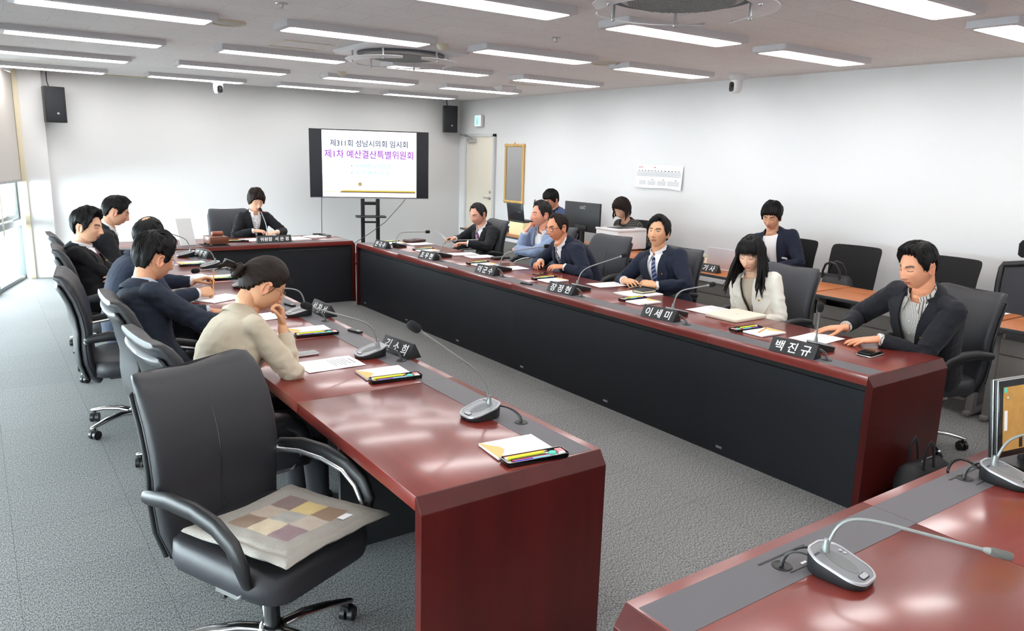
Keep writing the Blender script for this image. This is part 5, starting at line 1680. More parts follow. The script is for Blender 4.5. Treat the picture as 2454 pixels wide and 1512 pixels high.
def stripe_mat(name, c1, c2, scale, direc=(1, 0, 0), width=.5):
    if name in FAB:
        return FAB[name]
    m, nt, b = new_mat('cloth_' + name)
    L = nt.links
    a = nt.nodes.new('ShaderNodeAttribute'); a.attribute_name = 'uvw'
    dp = nt.nodes.new('ShaderNodeVectorMath'); dp.operation = 'DOT_PRODUCT'; dp.inputs[1].default_value = direc
    L.new(a.outputs['Vector'], dp.inputs[0])
    ml = nt.nodes.new('ShaderNodeMath'); ml.operation = 'MULTIPLY'; ml.inputs[1].default_value = scale; L.new(dp.outputs['Value'], ml.inputs[0])
    fr = nt.nodes.new('ShaderNodeMath'); fr.operation = 'FRACT'; L.new(ml.outputs[0], fr.inputs[0])
    gt = nt.nodes.new('ShaderNodeMath'); gt.operation = 'GREATER_THAN'; gt.inputs[1].default_value = width; L.new(fr.outputs[0], gt.inputs[0])
    mx = nt.nodes.new('ShaderNodeMix'); mx.data_type = 'RGBA'; mx.inputs[6].default_value = (*hexc(c1), 1); mx.inputs[7].default_value = (*hexc(c2), 1)
    L.new(gt.outputs[0], mx.inputs[0]); L.new(mx.outputs[2], b.inputs['Base Color'])
    b.inputs['Roughness'].default_value = .7
    FAB[name] = m
    return m

def set_uvw(me, V):
    at = me.attributes.new('uvw', 'FLOAT_VECTOR', 'POINT')
    at.data.foreach_set('vector', np.ascontiguousarray(V, dtype=np.float32).ravel())

# torso stations: t along the spine, half width, half depth (bare body)
TOR = [(-.17, .135, .095), (-.10, .165, .125), (.0, .172, .132), (.15, .166, .125), (.32, .155, .115), (.50, .163, .118), (.68, .177, .122), (.80, .180, .116), (.89, .168, .098), (.95, .118, .078), (1.0, .070, .064), (1.08, .056, .058)]

class Person:
    def __init__(s, label, hip, yaw, head, hyaw, hpitch, hroll=0., fem=0., k=1., build=1., hs=1.06, slouch=.03, twist=0., skin='d9a583', voxel=.0042):
        s.fem, s.k, s.hs, s.bw = fem, k, hs, build
        s.root = empty('person', (hip[0], hip[1], 0), R(yaw) - math.pi / 2, label, 'person')
        T = Matrix.Translation((hip[0], hip[1], 0)) @ Matrix.Rotation(R(yaw) - math.pi / 2, 4, 'Z')
        s.T = T; s.Ti = T.inverted()
        s.skin = hexc(skin); s.vox = voxel
        s.H = Vector((0, 0, hip[2]))
        hc = s.Ti @ Vector(head)
        s.Mh = Matrix.Translation(hc) @ Matrix.Rotation(R(hyaw - yaw), 4, 'Z') @ Matrix.Rotation(R(-hpitch), 4, 'X') @ Matrix.Rotation(R(hroll), 4, 'Y')
        half = Matrix.Translation(hc) @ Matrix.Rotation(R(hyaw - yaw) * .5, 4, 'Z') @ Matrix.Rotation(R(-hpitch * .45), 4, 'X') @ Matrix.Rotation(R(hroll * .5), 4, 'Y')
        s.N = half @ Vector((0, -.046 * hs, -.153 * hs))
        mid = (s.H + s.N) / 2
        s.C = mid + Vector((0, -slouch * 2, 0))
        s.twist = R(twist)
        s.fr = {}
    def wl(s, p):
        return s.Ti @ Vector(p)
    def wd(s, v):
        return s.Ti.to_3x3() @ Vector(v)
    def spine(s, t):
        if 0 <= t <= 1:
            p = s.H * (1 - t) ** 2 + s.C * 2 * t * (1 - t) + s.N * t * t
            d = (s.C - s.H) * 2 * (1 - t) + (s.N - s.C) * 2 * t
        elif t < 0:
            d = (s.C - s.H) * 2; p = s.H + d * t
        else:
            d = (s.N - s.C) * 2; p = s.N + d * (t - 1)
        d = d.normalized()
        tw = s.twist * max(0, min(1, t))
        rt = Vector((math.cos(tw), math.sin(tw), 0)); rt = (rt - d * rt.dot(d)).normalized()
        fw = d.cross(rt) * -1
        fw = rt.cross(d) * -1
        if fw.y < 0 and abs(s.twist) < 1.2:
            fw = -fw
        return p, d, rt, fw
    def dims(s, t, grow=0.):
        ts = [q[0] for q in TOR]
        w = float(np.interp(t, ts, [q[1] for q in TOR])); d = float(np.interp(t, ts, [q[2] for q in TOR]))
        f = s.k * (1 - .10 * s.fem) * s.bw
        if t > .93:
            f = s.k * (1 - .06 * s.fem)
        return w * f + grow, d * f * (1 + .06 * s.fem * (0.6 < t < .8)) + grow
    def section(s, t, grow=0., n=28, pw=.8, wx=0.):
        p, d, rt, fw = s.spine(t)
        w, dp = s.dims(t, grow); w += wx
        out = []
        for k in range(n):
            a = 2 * math.pi * k / n
            ca, sa = math.cos(a), math.sin(a)
            out.append(p + rt * (w * math.copysign(abs(ca) ** pw, ca)) + fw * (dp * math.copysign(abs(sa) ** .9, sa)))
        return out
    def surf(s, t, x, off=0., grow=0.):
        """front surface point at station t and lateral x"""
        p, d, rt, fw = s.spine(t)
        w, dp = s.dims(t, grow)
        q = max(0., 1 - abs(x / w) ** 2.4) ** .45
        return p + rt * x + fw * (dp * q + off)
    def shoulder(s, sg):
        p, d, rt, fw = s.spine(.875)
        return p + rt * (sg * .172 * s.k * (1 - .09 * s.fem) * (.5 + .5 * s.bw)) - fw * .005
    def arms(s, right, left):
        """each: dict(w=world wrist, d=world hand dir, n=world back-of-hand normal, pole=world elbow hint, curl, thumb)"""
        s.arm = {}
        for sg, a in ((1, right), (-1, left)):
            S = s.shoulder(sg)
            W = s.wl(a['w'])
            pole = s.wd(a.get('pole', (0, 0, -1))) if 'pole' in a else Vector((sg * .5, -.3, -1))
            E = ik(S, W, .285 * s.k, .245 * s.k, pole)
            s.arm[sg] = (S, E, W, s.wd(a['d']), s.wd(a['n']), a)
    def body(s):
        b = MB()
        b.loft([s.section(t, -.012) for t, _, _ in TOR])
        # neck into the head
        nk = s.N
        q0 = s.Mh @ (Vector((0, -.034, -.035)) * s.hs)
        q1 = s.Mh @ (Vector((0, -.034, -.100)) * s.hs)
        rn = (.058 - .009 * s.fem) * s.k
        b.tube([nk - (nk - s.C).normalized() * .06, nk, nk.lerp(q1, .5) + Vector((0, -.006, 0)), q1, q0], [rn * 1.05, rn * 1.05, rn, rn, rn * .95], 18)
        nu, nv = 110, 84
        P = xf(head_surface(sphere_dirs(nu, nv), s.fem) * s.hs, s.Mh)
        b.add([tuple(v) for v in P], grid_faces(nu, nv))
        # ears
        for sg in (-1, 1):
            Me = s.Mh @ Matrix.Scale(s.hs, 4) @ Matrix.Translation((sg * .0765, -.008, -.010)) @ Matrix.Rotation(R(sg * -18), 4, 'Z') @ Matrix.Rotation(R(-10), 4, 'X')
            ring = []
            for k in range(17):
                a = R(-35 + 290 * k / 16)
                ring.append(Me @ Vector((sg * (.006 + .003 * math.sin(a)), -.017 * math.sin(a) * (1 if math.cos(a) > 0 else .8), .030 * math.cos(a))))
            b.tube(ring, [.0055] * 13 + [.006, .0065, .007, .006], 8, round_cap=True)
            b2 = MB(); b2.ball((0, 0, 0), (.005, .014, .024), 14, 8)
            b.add([Me @ Vector(v) for v in b2.v], b2.f)
        for sg in (1, -1):
            S, E, W, d, n, a = s.arm[sg]
            k = s.k * (1 - .10 * s.fem)
            fa = (W - E).normalized()
            b.tube([S, S.lerp(E, .5), E, E.lerp(W, .4), W - fa * .01], [.052 * k, .047 * k, .040 * k, .038 * k, .0265 * k], 14, round_cap=True)
            if not a.get('hide'):
                s.tips = getattr(s, 'tips', {})
                s.tips[sg] = hand(b, W, d, n, sg > 0, a.get('curl', (.25, .3, .35, .4)), a.get('thumb', .3), a.get('splay', 1.), s.k * (1.0 - .09 * s.fem))
        # legs
        for sg in (1, -1):
            hp = s.H + Vector((sg * .085, .0, -.02)); kn = s.H + Vector((sg * .12, .40 * s.k, .0)); an = Vector((sg * .12, .40 * s.k + .02, .10)); to = Vector((sg * .13, .40 * s.k + .15, .05))
            b.tube([hp, kn], [.075, .054], 12, round_cap=True); b.tube([kn, an], [.052, .036], 12, round_cap=True); b.tube([an - Vector((0, 0, .03)), to], [.036, .03], 10, round_cap=True)
        me = remesh(b, s.vox, 1, .30)
        # colour by place on the head
        co = get_co(me)
        L = xf(co, s.Mh.inverted()) / s.hs
        n = len(co)
        c = np.tile(np.array(s.skin), (n, 1))
        nz = np.array([noise.noise(Vector(p) * 38) for p in L]) if n < 400000 else 0
        c *= (1 + .06 * nz)[:, None]
        X, Y, Z = L[:, 0], L[:, 1], L[:, 2]; ax = np.abs(X)
        head = (np.abs(Z) < .13) & (ax < .1) & (np.abs(Y) < .14)
        fr = head & (Y > .055)
        def mixc(w, colr):
            nonlocal c
            w = np.clip(w, 0, 1)[:, None]
            c = c * (1 - w) + np.array(colr) * w
        blush = lin((.80, .52, .42))
        mixc(.30 * fr * G(ax - .042, .02) * G(Z + .030, .022), blush)
        mixc(.25 * fr * G(X, .016) * G(Z + .036, .014), blush)
        mixc(.35 * head * (ax > .072) * (np.abs(Y) < .05), lin((.80, .50, .40)))
        lipc = lin((.70, .36, .34)) if not s.fem else lin((.76, .30, .32))
        lw = .0235
        mixc((.75 if s.fem else .6) * fr * smooth01((lw - ax) / .005) * smooth01((Z + .0795) / .003) * smooth01((-.0575 - .004 * np.clip(ax / lw, 0, 1) - Z) / .003), lipc)
        mixc(.9 * fr * G(Z + .0672, .0021) * (ax < .021), lin((.35, .15, .14)))
        hc = np.array(s.haircol)
        bz = .0215 + .0045 * np.clip((ax - .016) / .022, 0, 1) - .006 * np.clip((ax - .038) / .014, 0, 1)
        mixc((.95 - .35 * s.fem) * fr * smooth01((ax - .011) / .004) * smooth01((.052 - ax) / .006) * np.clip(1.5 * G(Z - bz, .0046 - .0012 * s.fem), 0, 1), hc * 1.3 + .006)
        if s.eyes == 'open':
            lid = (np.abs(ax - .031) < .0135)
            op = .0030
            e = fr * lid * (np.abs(Z) < op * np.sqrt(np.clip(1 - ((ax - .031) / .0135) ** 2, 0, 1)))
            mixc(.95 * e, lin((.86, .84, .82)))
            mixc(1.0 * e * (np.abs(ax - .031 - s.gaze * np.sign(X)) < .0052), lin((.10, .06, .05)))
            mixc(.95 * fr * lid * np.clip(1.5 * G(Z - op * 1.05, .0022), 0, 1), lin((.10, .07, .06)))
        else:
            mixc(.85 * fr * (np.abs(ax - .031) < .0145) * np.clip(1.6 * G(Z + .0030 - .0015 * ((ax - .031) / .0145) ** 2, .0024), 0, 1), lin((.10, .06, .055)))
            pass
        if s.stubble:
            mixc(s.stubble * head * (Y > -.01) * smooth01((-.040 - Z) / .02) * (1 - fr * G(Z + .067, .012) * (ax < .026)), lin((.55, .42, .36)))
        at = me.color_attributes.new('Col', 'FLOAT_COLOR', 'POINT')
        at.data.foreach_set('color', np.concatenate([np.clip(c, 0, 1), np.ones((n, 1))], 1).astype(np.float32).ravel())
        s.bodyo = link(me, 'body', M['skin'], s.root, True, 180)
    def nails(s):
        pass
    def sleeve_pts(s, sg, cut=.02):
        S, E, W, d, n, a = s.arm[sg]
        fa = (W - E).normalized()
        return S, E, W - fa * cut
    def top(s, name, cloth, grow=.020, vneck=None, cut=.022, cuffr=.041, voxel=.0075, pad=.016, wr=.009, hem=-.17, seed=0, neck=1.0, uvw=False, arm=1., sleeves=True, lapel=None, round_neck=None):
        """jacket or top as one shell; vneck=(t_bottom, x_top) opens it down the front"""
        b = MB()
        ts = [hem, -.10, 0, .15, .32, .5, .68, .80, .885, .93, .965, 1.0, 1.03]
        b.loft([s.section(t, grow + (.004 if t < .3 else 0), wx=(pad if .85 < t < .94 else 0)) for t in ts])
        if sleeves:
            k = s.k * (1 - .10 * s.fem) * arm
            for sg in (1, -1):
                S, E, W = s.sleeve_pts(sg, cut)
                p, d_, rt, fw = s.spine(.915)
                S0 = p + rt * (sg * .09 * s.k)
                S1 = S + d_ * .008
                ue = S.lerp(E, .5)
                b.tube([S0, S1, ue, E, E.lerp(W, .45), W], [.066 * k, .073 * k, .066 * k, .058 * k, .053 * k, cuffr * k * 1.02], 16, round_cap=False)
                b.ball(S1, .070 * k, 14, 10)
                b.ball(E, .057 * k, 12, 8)
        me = remesh(b, voxel, 6, .5)
        co = get_co(me); no = get_no(me)
        # cloth folds: strong round the elbows and armpits, mild elsewhere
        w = np.full(len(co), .35)
        for sg in (1, -1):
            S, E, W, *_ = s.arm[sg]
            for q, rad, am in ((E, .10, 1.3), (S, .10, .5), (W, .07, .6)):
                w += am * np.exp(-(np.linalg.norm(co - np.array(q), axis=1) / rad) ** 2)
        d = np.array([noise.noise(Vector((p[0] * 13 + seed, p[1] * 13, p[2] * 19))) for p in co])
        d2 = np.array([noise.noise(Vector((p[0] * 30 - seed, p[1] * 30, p[2] * 40))) for p in co])
        fold = (.5 - np.abs(d)) * 1.3 + d2 * .4
        co = co + no * (fold * w * wr)[:, None]
        set_co(me, co)
        # spine coordinates
        Hn, Nn = np.array(s.H), np.array(s.N)
        tt = np.linspace(hem, 1.1, 60)
        fr = [s.spine(t) for t in tt]
        PP = np.array([f[0] for f in fr]); RT = np.array([f[2] for f in fr]); FW = np.array([f[3] for f in fr]); DD = np.array([f[1] for f in fr])
        idx = np.zeros(len(co), int); best = np.full(len(co), 1e9)
        for i in range(60):
            dd = np.abs(((co - PP[i]) * DD[i]).sum(1)) + .0 * np.linalg.norm(co - PP[i], axis=1)
            m = dd < best; best[m] = dd[m]; idx[m] = i
        rel = co - PP[idx]
        lx = (rel * RT[idx]).sum(1); ly = (rel * FW[idx]).sum(1); lt = tt[idx]
        kill = np.zeros(len(co), bool)
        nr = (.074 if not s.fem else .066) * s.k
        if vneck is None:
            kill |= (lt > neck) & (np.hypot(lx, ly) < .085)
        else:
            kill |= (lt > .985) & (np.hypot(lx, ly) < nr + .012)
        if round_neck:
            kill |= (lt > round_neck) & (np.hypot(lx, ly * .8) < .10)
        if vneck:
            tb, xt = vneck
            xv = xt * np.clip((lt - tb) / (1 - tb), 0, 1)
            dpt = np.array([s.dims(t, grow)[1] for t in tt])[idx]
            kill |= (lt > tb) & (np.abs(lx) < xv) & (ly > 0) & (ly < dpt + .035)
        if kill.any():
            delete_verts(me, kill)
            lx, ly, lt = lx[~kill], ly[~kill], lt[~kill]
        if uvw:
            set_uvw(me, np.stack([lx, ly, lt * .5], 1))
        o = link(me, name, cloth, s.root, True, 180)
        s.topo = o
        return o
    def strip(s, pts_a, pts_b, th, name, m, parent=None):
        """thin strip of cloth between two point lists, given thickness"""
        b = MB()
        n = len(pts_a)
        rings = []
        for i in range(n):
            a, c = Vector(pts_a[i]), Vector(pts_b[i])
            p, d, rt, fw = s.spine(.7)
            nn = fw
            rings.append([a, a.lerp(c, .5) + nn * .002, c, c - nn * th, a - nn * th])
        b.loft(rings)
        return b.build(name, m, parent or s.root, ang=60)
    def lapels(s, cloth, vneck, grow=.020, width=.075, notch=True, off=.014, peak=0.):
        tb, xt = vneck
        for sg in (1, -1):
            A, Bp = [], []
            for i in range(15):
                u = i / 14
                t = 1.0 - (1.0 - tb) * u
                xv = max(.004, xt * (1 - u) - .001)
                if u < .30:
                    wd = width * (.60 + .45 * u / .30)
                elif u < .34:
                    wd = width * (.82 if notch else 1.05)
                else:
                    wd = width * (1.12 + peak) * (1 - ((u - .34) / .66) ** 1.25) + .006
                A.append(s.surf(t, sg * xv, off + .002, grow)); Bp.append(s.surf(t, sg * (xv + wd), off + (.004 if u < .8 else .0), grow))
            s.strip(A, Bp, .012, 'lapel', cloth)
        # collar round the back of the neck
        p, d, rt, fw = s.spine(.99)
        rings = []
        for k in range(25):
            a = R(-38 + 256 * k / 24 + 0)
            ca, sa = math.cos(a), -math.sin(a)
            r0 = (.086 if not s.fem else .078) * s.k
            base = p + rt * (r0 * 1.06 * ca) + fw * (r0 * .98 * sa - .006)
            topp = p + rt * ((r0 - .010) * ca) + fw * ((r0 - .014) * sa - .006) + d * (.034 if abs(math.degrees(a) - 90) < 95 else .02)
            out = (rt * ca + fw * sa)
            fall = p + rt * ((r0 + .034) * ca) + fw * ((r0 + .030) * sa - .006) - d * (.020 - .008 * max(0, -sa))
            rings.append([fall + d * .004, topp + out * .007 + d * .001, topp - out * .003, base - out * .004 - d * .012, fall - d * .014])
        b = MB(); b.loft(rings); b.build('collar', cloth, s.root, ang=60)
    def shirt(s, m, grow=.007, collar=True, open_=False, cuffs=True, cuff_len=.018, uvw=False, band=.044, name='shirt', low=.1):
        b = MB()
        ts = [low, .2, .35, .5, .65, .78, .86, .92, .96, .99]
        n = 36
        b.loft([s.section(t, grow, n) for t in ts], cap=False)
        p, d, rt, fw = s.spine(1.0)
        r0 = (.064 - .008 * s.fem) * s.k
        nd = ((s.Mh @ (Vector((0, -.022, -.105)) * s.hs)) - s.N).normalized()
        nd = (nd + d).normalized()
        if collar:
            gap = 26 if open_ else 9
            ri = []
            for k in range(31):
                a = R(90 + gap + (360 - 2 * gap) * k / 30)
                ca, sa = math.cos(a), math.sin(a)
                out = rt * ca + fw * sa
                fr = max(0, sa)
                h0 = p + out * (r0 + .010) - d * (.018 + .012 * fr)
                h1 = p + out * (r0 + .004) + nd * (band * (1 - .30 * fr))
                ri.append([h0, h1, h1 + out * .004, h0 + out * .007])
            b.loft(ri)
            for sg in (1, -1):      # collar points
                c0 = s.surf(.985, sg * .014 * (2.2 if open_ else 1), .016, grow); c1 = s.surf(.99, sg * .056, .012, grow) + d * .016
                tip = s.surf(.885, sg * (.050 if not open_ else .062), .014, grow)
                c2 = p + rt * (sg * (r0 + .014)) + d * .018 - fw * .0
                q = [c0 + d * .012, c1, c2, tip]
                b.loft([[v for v in (q[0], q[2], q[3])], [v + fw * .003 for v in (q[0], q[2], q[3])]])
        if cuffs:
            for sg in (1, -1):
                S, E, W, dd, nn, a = s.arm[sg]
                if a.get('hide'):
                    continue
                fa = (W - E).normalized(); k = s.k * (1 - .1 * s.fem)
                b.tube([W - fa * .05, W - fa * (.022 - cuff_len)], [.036 * k, .036 * k], 18)
        me = b.mesh(name)
        if uvw:
            co = get_co(me); N_ = len(co)
            lx = np.zeros(N_); lt = np.zeros(N_)
            for i, v in enumerate(co):
                lx[i] = v[0]; lt[i] = v[2]
            set_uvw(me, np.stack([lx, co[:, 1], lt], 1))
        return link(me, name, m, s.root, True, 60)
    def tie(s, m, tb=.25, grow=.007, w=.036):
        b = MB()
        A, Bp = [], []
        for i in range(14):
            u = i / 13
            t = .955 - (.955 - tb) * u
            hw = .012 + (w - .012) * u ** .8
            A.append(s.surf(t, -hw, .011, grow)); Bp.append(s.surf(t, hw, .011, grow))
        rings = []
        for a, c in zip(A, Bp):
            p, d, rt, fw = s.spine(.7)
            rings.append([a, a.lerp(c, .5) + fw * .005, c, c - fw * .006, a - fw * .006])
        b.loft(rings)
        me = b.mesh('tie'); co = get_co(me)
        set_uvw(me, co); o = link(me, 'tie', m, s.root, True, 60)
        p, d, rt, fw = s.spine(.985)
        c = s.surf(.965, 0, .014, grow)
        b = MB(); b.loft([[c + rt * x + d * z + fw * y for x, y in rrect(ww, .016, .006, 3)] for z, ww in ((-.018, .022), (-.005, .030), (.012, .034))])
        me = b.mesh('tie_knot'); set_uvw(me, get_co(me)); link(me, 'knot', m, o, True, 60)
        return o
    def trousers(s, m, shoes=True):
        b = MB()
        b.loft([s.section(t, .012) for t in (-.17, -.10, 0, .12)])
        for sg in (1, -1):
            hp = s.H + Vector((sg * .085, -.02, -.015)); kn = s.H + Vector((sg * .125, .40 * s.k, .0)); an = Vector((sg * .125, .40 * s.k + .02, .09))
            b.tube([hp, hp.lerp(kn, .5), kn], [.092, .082, .066], 14, round_cap=True); b.tube([kn, kn.lerp(an, .5), an], [.066, .060, .052], 14, round_cap=False)
        me = remesh(b, .012, 4)
        link(me, 'trousers', m, s.root, True, 180)
        if shoes:
            for sg in (1, -1):
                ax = sg * .125; y0 = .40 * s.k - .02
                b = MB(); rings = []
                for y, w_, h in ((-.05, .03, .05), (-.03, .036, .075), (.03, .038, .085), (.10, .042, .06), (.17, .042, .045), (.215, .028, .03), (.225, .01, .02)):
                    rings.append([Vector((ax + x, y0 + y, .004 + max(0, z))) for x, z in [(w_ * math.cos(q), h * max(0, math.sin(q)) if math.sin(q) > 0 else 0) for q in [2 * math.pi * k / 16 for k in range(16)]]])
                b.loft(rings); b.build('shoe', M['black_gloss'] if not s.fem else M['bag_leather'], s.root, ang=60)
    def glasses(s, m, r=.021, thick=.0016, squash=.85, lens=True):
        A = s.Mh @ Matrix.Scale(s.hs, 4)
        b = MB()
        y = .0965 + .002 * s.fem
        for sg in (1, -1):
            ring = [A @ Vector((sg * (.032 + r * 1.12 * math.copysign(abs(math.cos(a)) ** .8, math.cos(a))), y - .006 * abs(math.cos(a)) - .004 * (sg * math.cos(a) > 0), -.003 + r * squash * math.copysign(abs(math.sin(a)) ** .8, math.sin(a)))) for a in [2 * math.pi * k / 26 for k in range(27)]]
            b.tube(ring, thick, 6)
            hinge = Vector((sg * (.032 + r * 1.2), y - .010, .004))
            b.tube([A @ hinge, A @ Vector((sg * .071, .075, .006)), A @ Vector((sg * .0795, .02, .008)), A @ Vector((sg * .0800, -.010, .010)), A @ Vector((sg * .078, -.026, -.008))], thick * .9, 6)
        b.tube([A @ Vector((-.011, y, .002)), A @ Vector((0, y + .004, .005)), A @ Vector((.011, y, .002))], thick, 6)
        g = b.build('spectacles', m, s.root, ang=80)
        return g
    def pin(s, x=.095, t=.70, grow=.02):
        c = s.surf(t, -x, .027, grow)
        p, d, rt, fw = s.spine(t)
        b = MB()
        ring = lambda q, o: [c + rt * (q * math.cos(R(72 * k * .5 + 18)) * (1 if k % 2 == 0 else .7)) + d * (q * math.sin(R(36 * k + 18)) * (1 if k % 2 == 0 else .7)) + fw * o for k in range(10)]
        b.loft([ring(.0085, -.004), ring(.0085, .001), ring(.005, .004)])
        b.build('lapel_pin', M['gold'], s.root, ang=30)

def make_person(label, hip, yaw, head, hyaw, hpitch, right, left, hroll=0., fem=0., k=1., build=1., hs=1.06, slouch=.03, twist=0., skin='d9a583', voxel=.0042, hair=(.012, .010, .010), eyes='closed', stubble=.0, gaze=0.):
    p = Person(label, hip, yaw, head, hyaw, hpitch, hroll, fem, k, build, hs, slouch, twist, skin, voxel)
    p.haircol = hair; p.eyes = eyes; p.stubble = stubble; p.gaze = gaze
    p.arms(right, left)
    p.body()
    return p
UP, DN = (0, 0, 1), (0, 0, -1)
def hang_hair(p, name, m, n, az0, az1, length, r=.008, off=.016, curl=.02, seed=1, start_z=.095, fwd=0., out=0., fem=1.):
    """locks that follow the skull from the parting and then fall under gravity"""
    rng = random.Random(seed)
    A = np.array(p.Mh)
    curves, rad = [], []
    for i in range(n):
        az = az0 + (az1 - az0) * (i + rng.random() * .9) / n
        for sg in (-1, 1):
            a = R(az)
            pts = []
            for el in (70, 50, 30, 12, -4):
                e = R(el)
                d = np.array([[math.cos(e) * math.sin(a) * sg, math.cos(e) * math.cos(a), math.sin(e)]])
                q = head_surface(d, fem, 0.)[0] * p.hs
                q = q * (1 + (off + .006 * rng.random()) / np.linalg.norm(q))
                pts.append(Vector(q))
            pts = [p.Mh @ v for v in pts]
            L = length * (.86 + .28 * rng.random())
            side = (p.Mh.to_3x3() @ Vector((sg * math.sin(a), math.cos(a), 0)))
            side.z = 0
            cur = pts[-1]
            steps = 7
            ph = rng.random() * 3
            for k in range(1, steps + 1):
                u = k / steps
                wob = curl * math.sin(u * 5 + ph) * u
                cur = cur + Vector((0, 0, -L / steps)) + side * (out / steps + wob * .5) + Vector((sg * .0, fwd * (math.cos(a) > -.2) / steps, 0))
                pts.append(cur.copy())
            curves.append(pts); rad.append(r * (.7 + .6 * rng.random()))
    b, fl = strand_mesh(curves, rad, seed, n=6, flat=.5)
    me = bpy.data.meshes.new(name); me.from_pydata(b.v, [], b.f); set_flow(me, fl)
    return link(me, name, m, p.root, True, 180)

BLACKH = (.0055, .005, .005); BROWNH = (.015, .009, .007)
hm_black = hairm('hair_black', BLACKH); hm_brown = hairm('hair_dark_brown', BROWNH); hm_grey = hairm('hair_greying', (.020, .018, .018))
white_shirt = mat('cloth_white_shirt', (.80, .80, .82), .75, bump=.12, bscale=800)

def suit(p, cloth, vn=(.30, .070), grow=.02, tie=None, shirt_m=None, open_=False, pin=True, seed=0, lw=.078, **k):
    p.shirt(shirt_m or white_shirt, open_=open_, uvw=True)
    if tie:
        p.tie(tie)
    p.top('jacket', cloth, grow=grow, vneck=vn, seed=seed, **k)
    p.lapels(cloth, vn, grow, lw)
    if pin:
        p.pin(grow=grow)

black_suit = fabric('black_suit', '15161a'); navy_suit = fabric('navy_suit', '191f30'); navy_mid = fabric('navy_jacket', '20283a'); slate_navy = fabric('slate_navy_jacket', '252c39')
trs = fabric('dark_trousers', '17181c')

# --- left row -----------------------------------------------------------
# the woman in the beige blazer
p = make_person('person in a beige blazer and round glasses, low bun, hand at the nose', (.83, 3.42, .53), 4, (1.085, 3.57, 1.155), 1, 33,
    dict(w=(1.140, 3.485, .968), d=(-.02, .12, 1), n=(1, .10, .10), pole=(.2, -.5, -1), curl=(.58, .72, .80, .84), thumb=.95),
    dict(w=(1.18, 3.80, .79), d=(1, .1, -.05), n=(0, .2, 1), pole=(-.2, .6, -1), curl=(.4, .45, .5, .55), thumb=.4),
    fem=1., k=.95, hs=1.04, slouch=.055, skin='d3a07c', voxel=.0030, hair=BROWNH)
beige = fabric('beige_blazer', 'c4b8a2', .8, .25, 700, .2)
p.shirt(mat('cloth_ivory', 'dcd3c2', .8), collar=False, cuffs=False)
p.top('blazer', beige, grow=.022, vneck=(.35, .070), seed=3, wr=.010, cuffr=.044, voxel=.006, hem=-.32, cut=.05)
p.lapels(beige, (.35, .070), .022, .07)
p.trousers(trs)
p.glasses(M['spec_gold'], .0215, .0013, .92)
hair_shell(p.Mh, LINE_TIED, hm_brown, p.root, p.hs, .020, .014, .020, 1., lump=.05, seed=5, tufts=0, crown=(.001, -1, .12))
add_strands(p.Mh, [[(.0, -.105, .010), (.012, -.128, .030), (.03, -.142, .020), (.03, -.150, -.010), (.008, -.146, -.032), (-.02, -.140, -.02), (-.03, -.135, .012), (-.01, -.135, .032)]] +
            [[(.025 * math.cos(a), -.122 - .010 * (i % 2), .002 + .028 * math.sin(a)), (.028 * math.cos(a + .8), -.140, .002 + .030 * math.sin(a + .8)), (.020 * math.cos(a + 1.8), -.150, .002 + .024 * math.sin(a + 1.8)), (.0, -.145, .0)] for i, a in enumerate([R(q) for q in range(0, 360, 24)])] +
            [[(.0, -.14, .0), (.004 * (i % 3), -.165 - .004 * (i % 4), .012 + .004 * (i % 5) - .008), (.008 * (i % 3) - .008, -.195 - .006 * (i % 3), .004 + .006 * (i % 5) - .012), (.01 * (i % 3) - .01, -.215 - .008 * (i % 4), -.022 - .008 * (i % 5))] for i in range(16)],
            [.016] + [.013] * 15 + [.007] * 16, hm_brown, p.root, 'hair_bun', 3, .8)
add_strands(p.Mh, [[(sg * .074, .036 - .004 * i, .020), (sg * .083, .020 - .004 * i, -.012), (sg * .083, .004 - .004 * i, -.035), (sg * .080, -.006 - .004 * i, -.050 - .008 * i)] for sg in (1, -1) for i in range(2)] +
            [[(x, .085 - abs(x) * .3, .085), (x * 1.3, .118 - abs(x) * .3, .086 - .01 * abs(x) * 20), (x * 1.6, .118 - abs(x) * .4, .060)] for x in (-.03, -.015, .0, .015, .028)], [.0016] * 4 + [.0025] * 5, hm_brown, p.root, 'loose_strands', 4)

# the man with thin glasses
p = make_person('person in a slate-navy jacket and thin glasses, seated behind the beige blazer', (.78, 4.50, .53), 8, (.80, 4.62, 1.165), 22, 16,
    dict(w=(1.20, 4.44, .785), d=(1, .1, -.12), n=(.1, -.1, 1), pole=(-.1, -.8, -.6), curl=(.55, .6, .65, .7), thumb=.6),
    dict(w=(1.14, 4.86, .785), d=(1, -.2, -.1), n=(0, .1, 1), pole=(-.1, .8, -.6), curl=(.3, .35, .4, .45), thumb=.4),
    k=.99, slouch=.05, skin='d69a78', voxel=.0034, hair=BLACKH)
suit(p, slate_navy, seed=4, pin=False, voxel=.0065, wr=.010, shirt_m=mat('cloth_pale_blue', 'b9c3d2', .75)); p.trousers(trs)
p.glasses(M['spec_black'], .020, .0011, .75)
hair_shell(p.Mh, LINE_MAN, hm_black, p.root, p.hs, .034, .013, .018, lump=.22, seed=8, front_lift=.010)
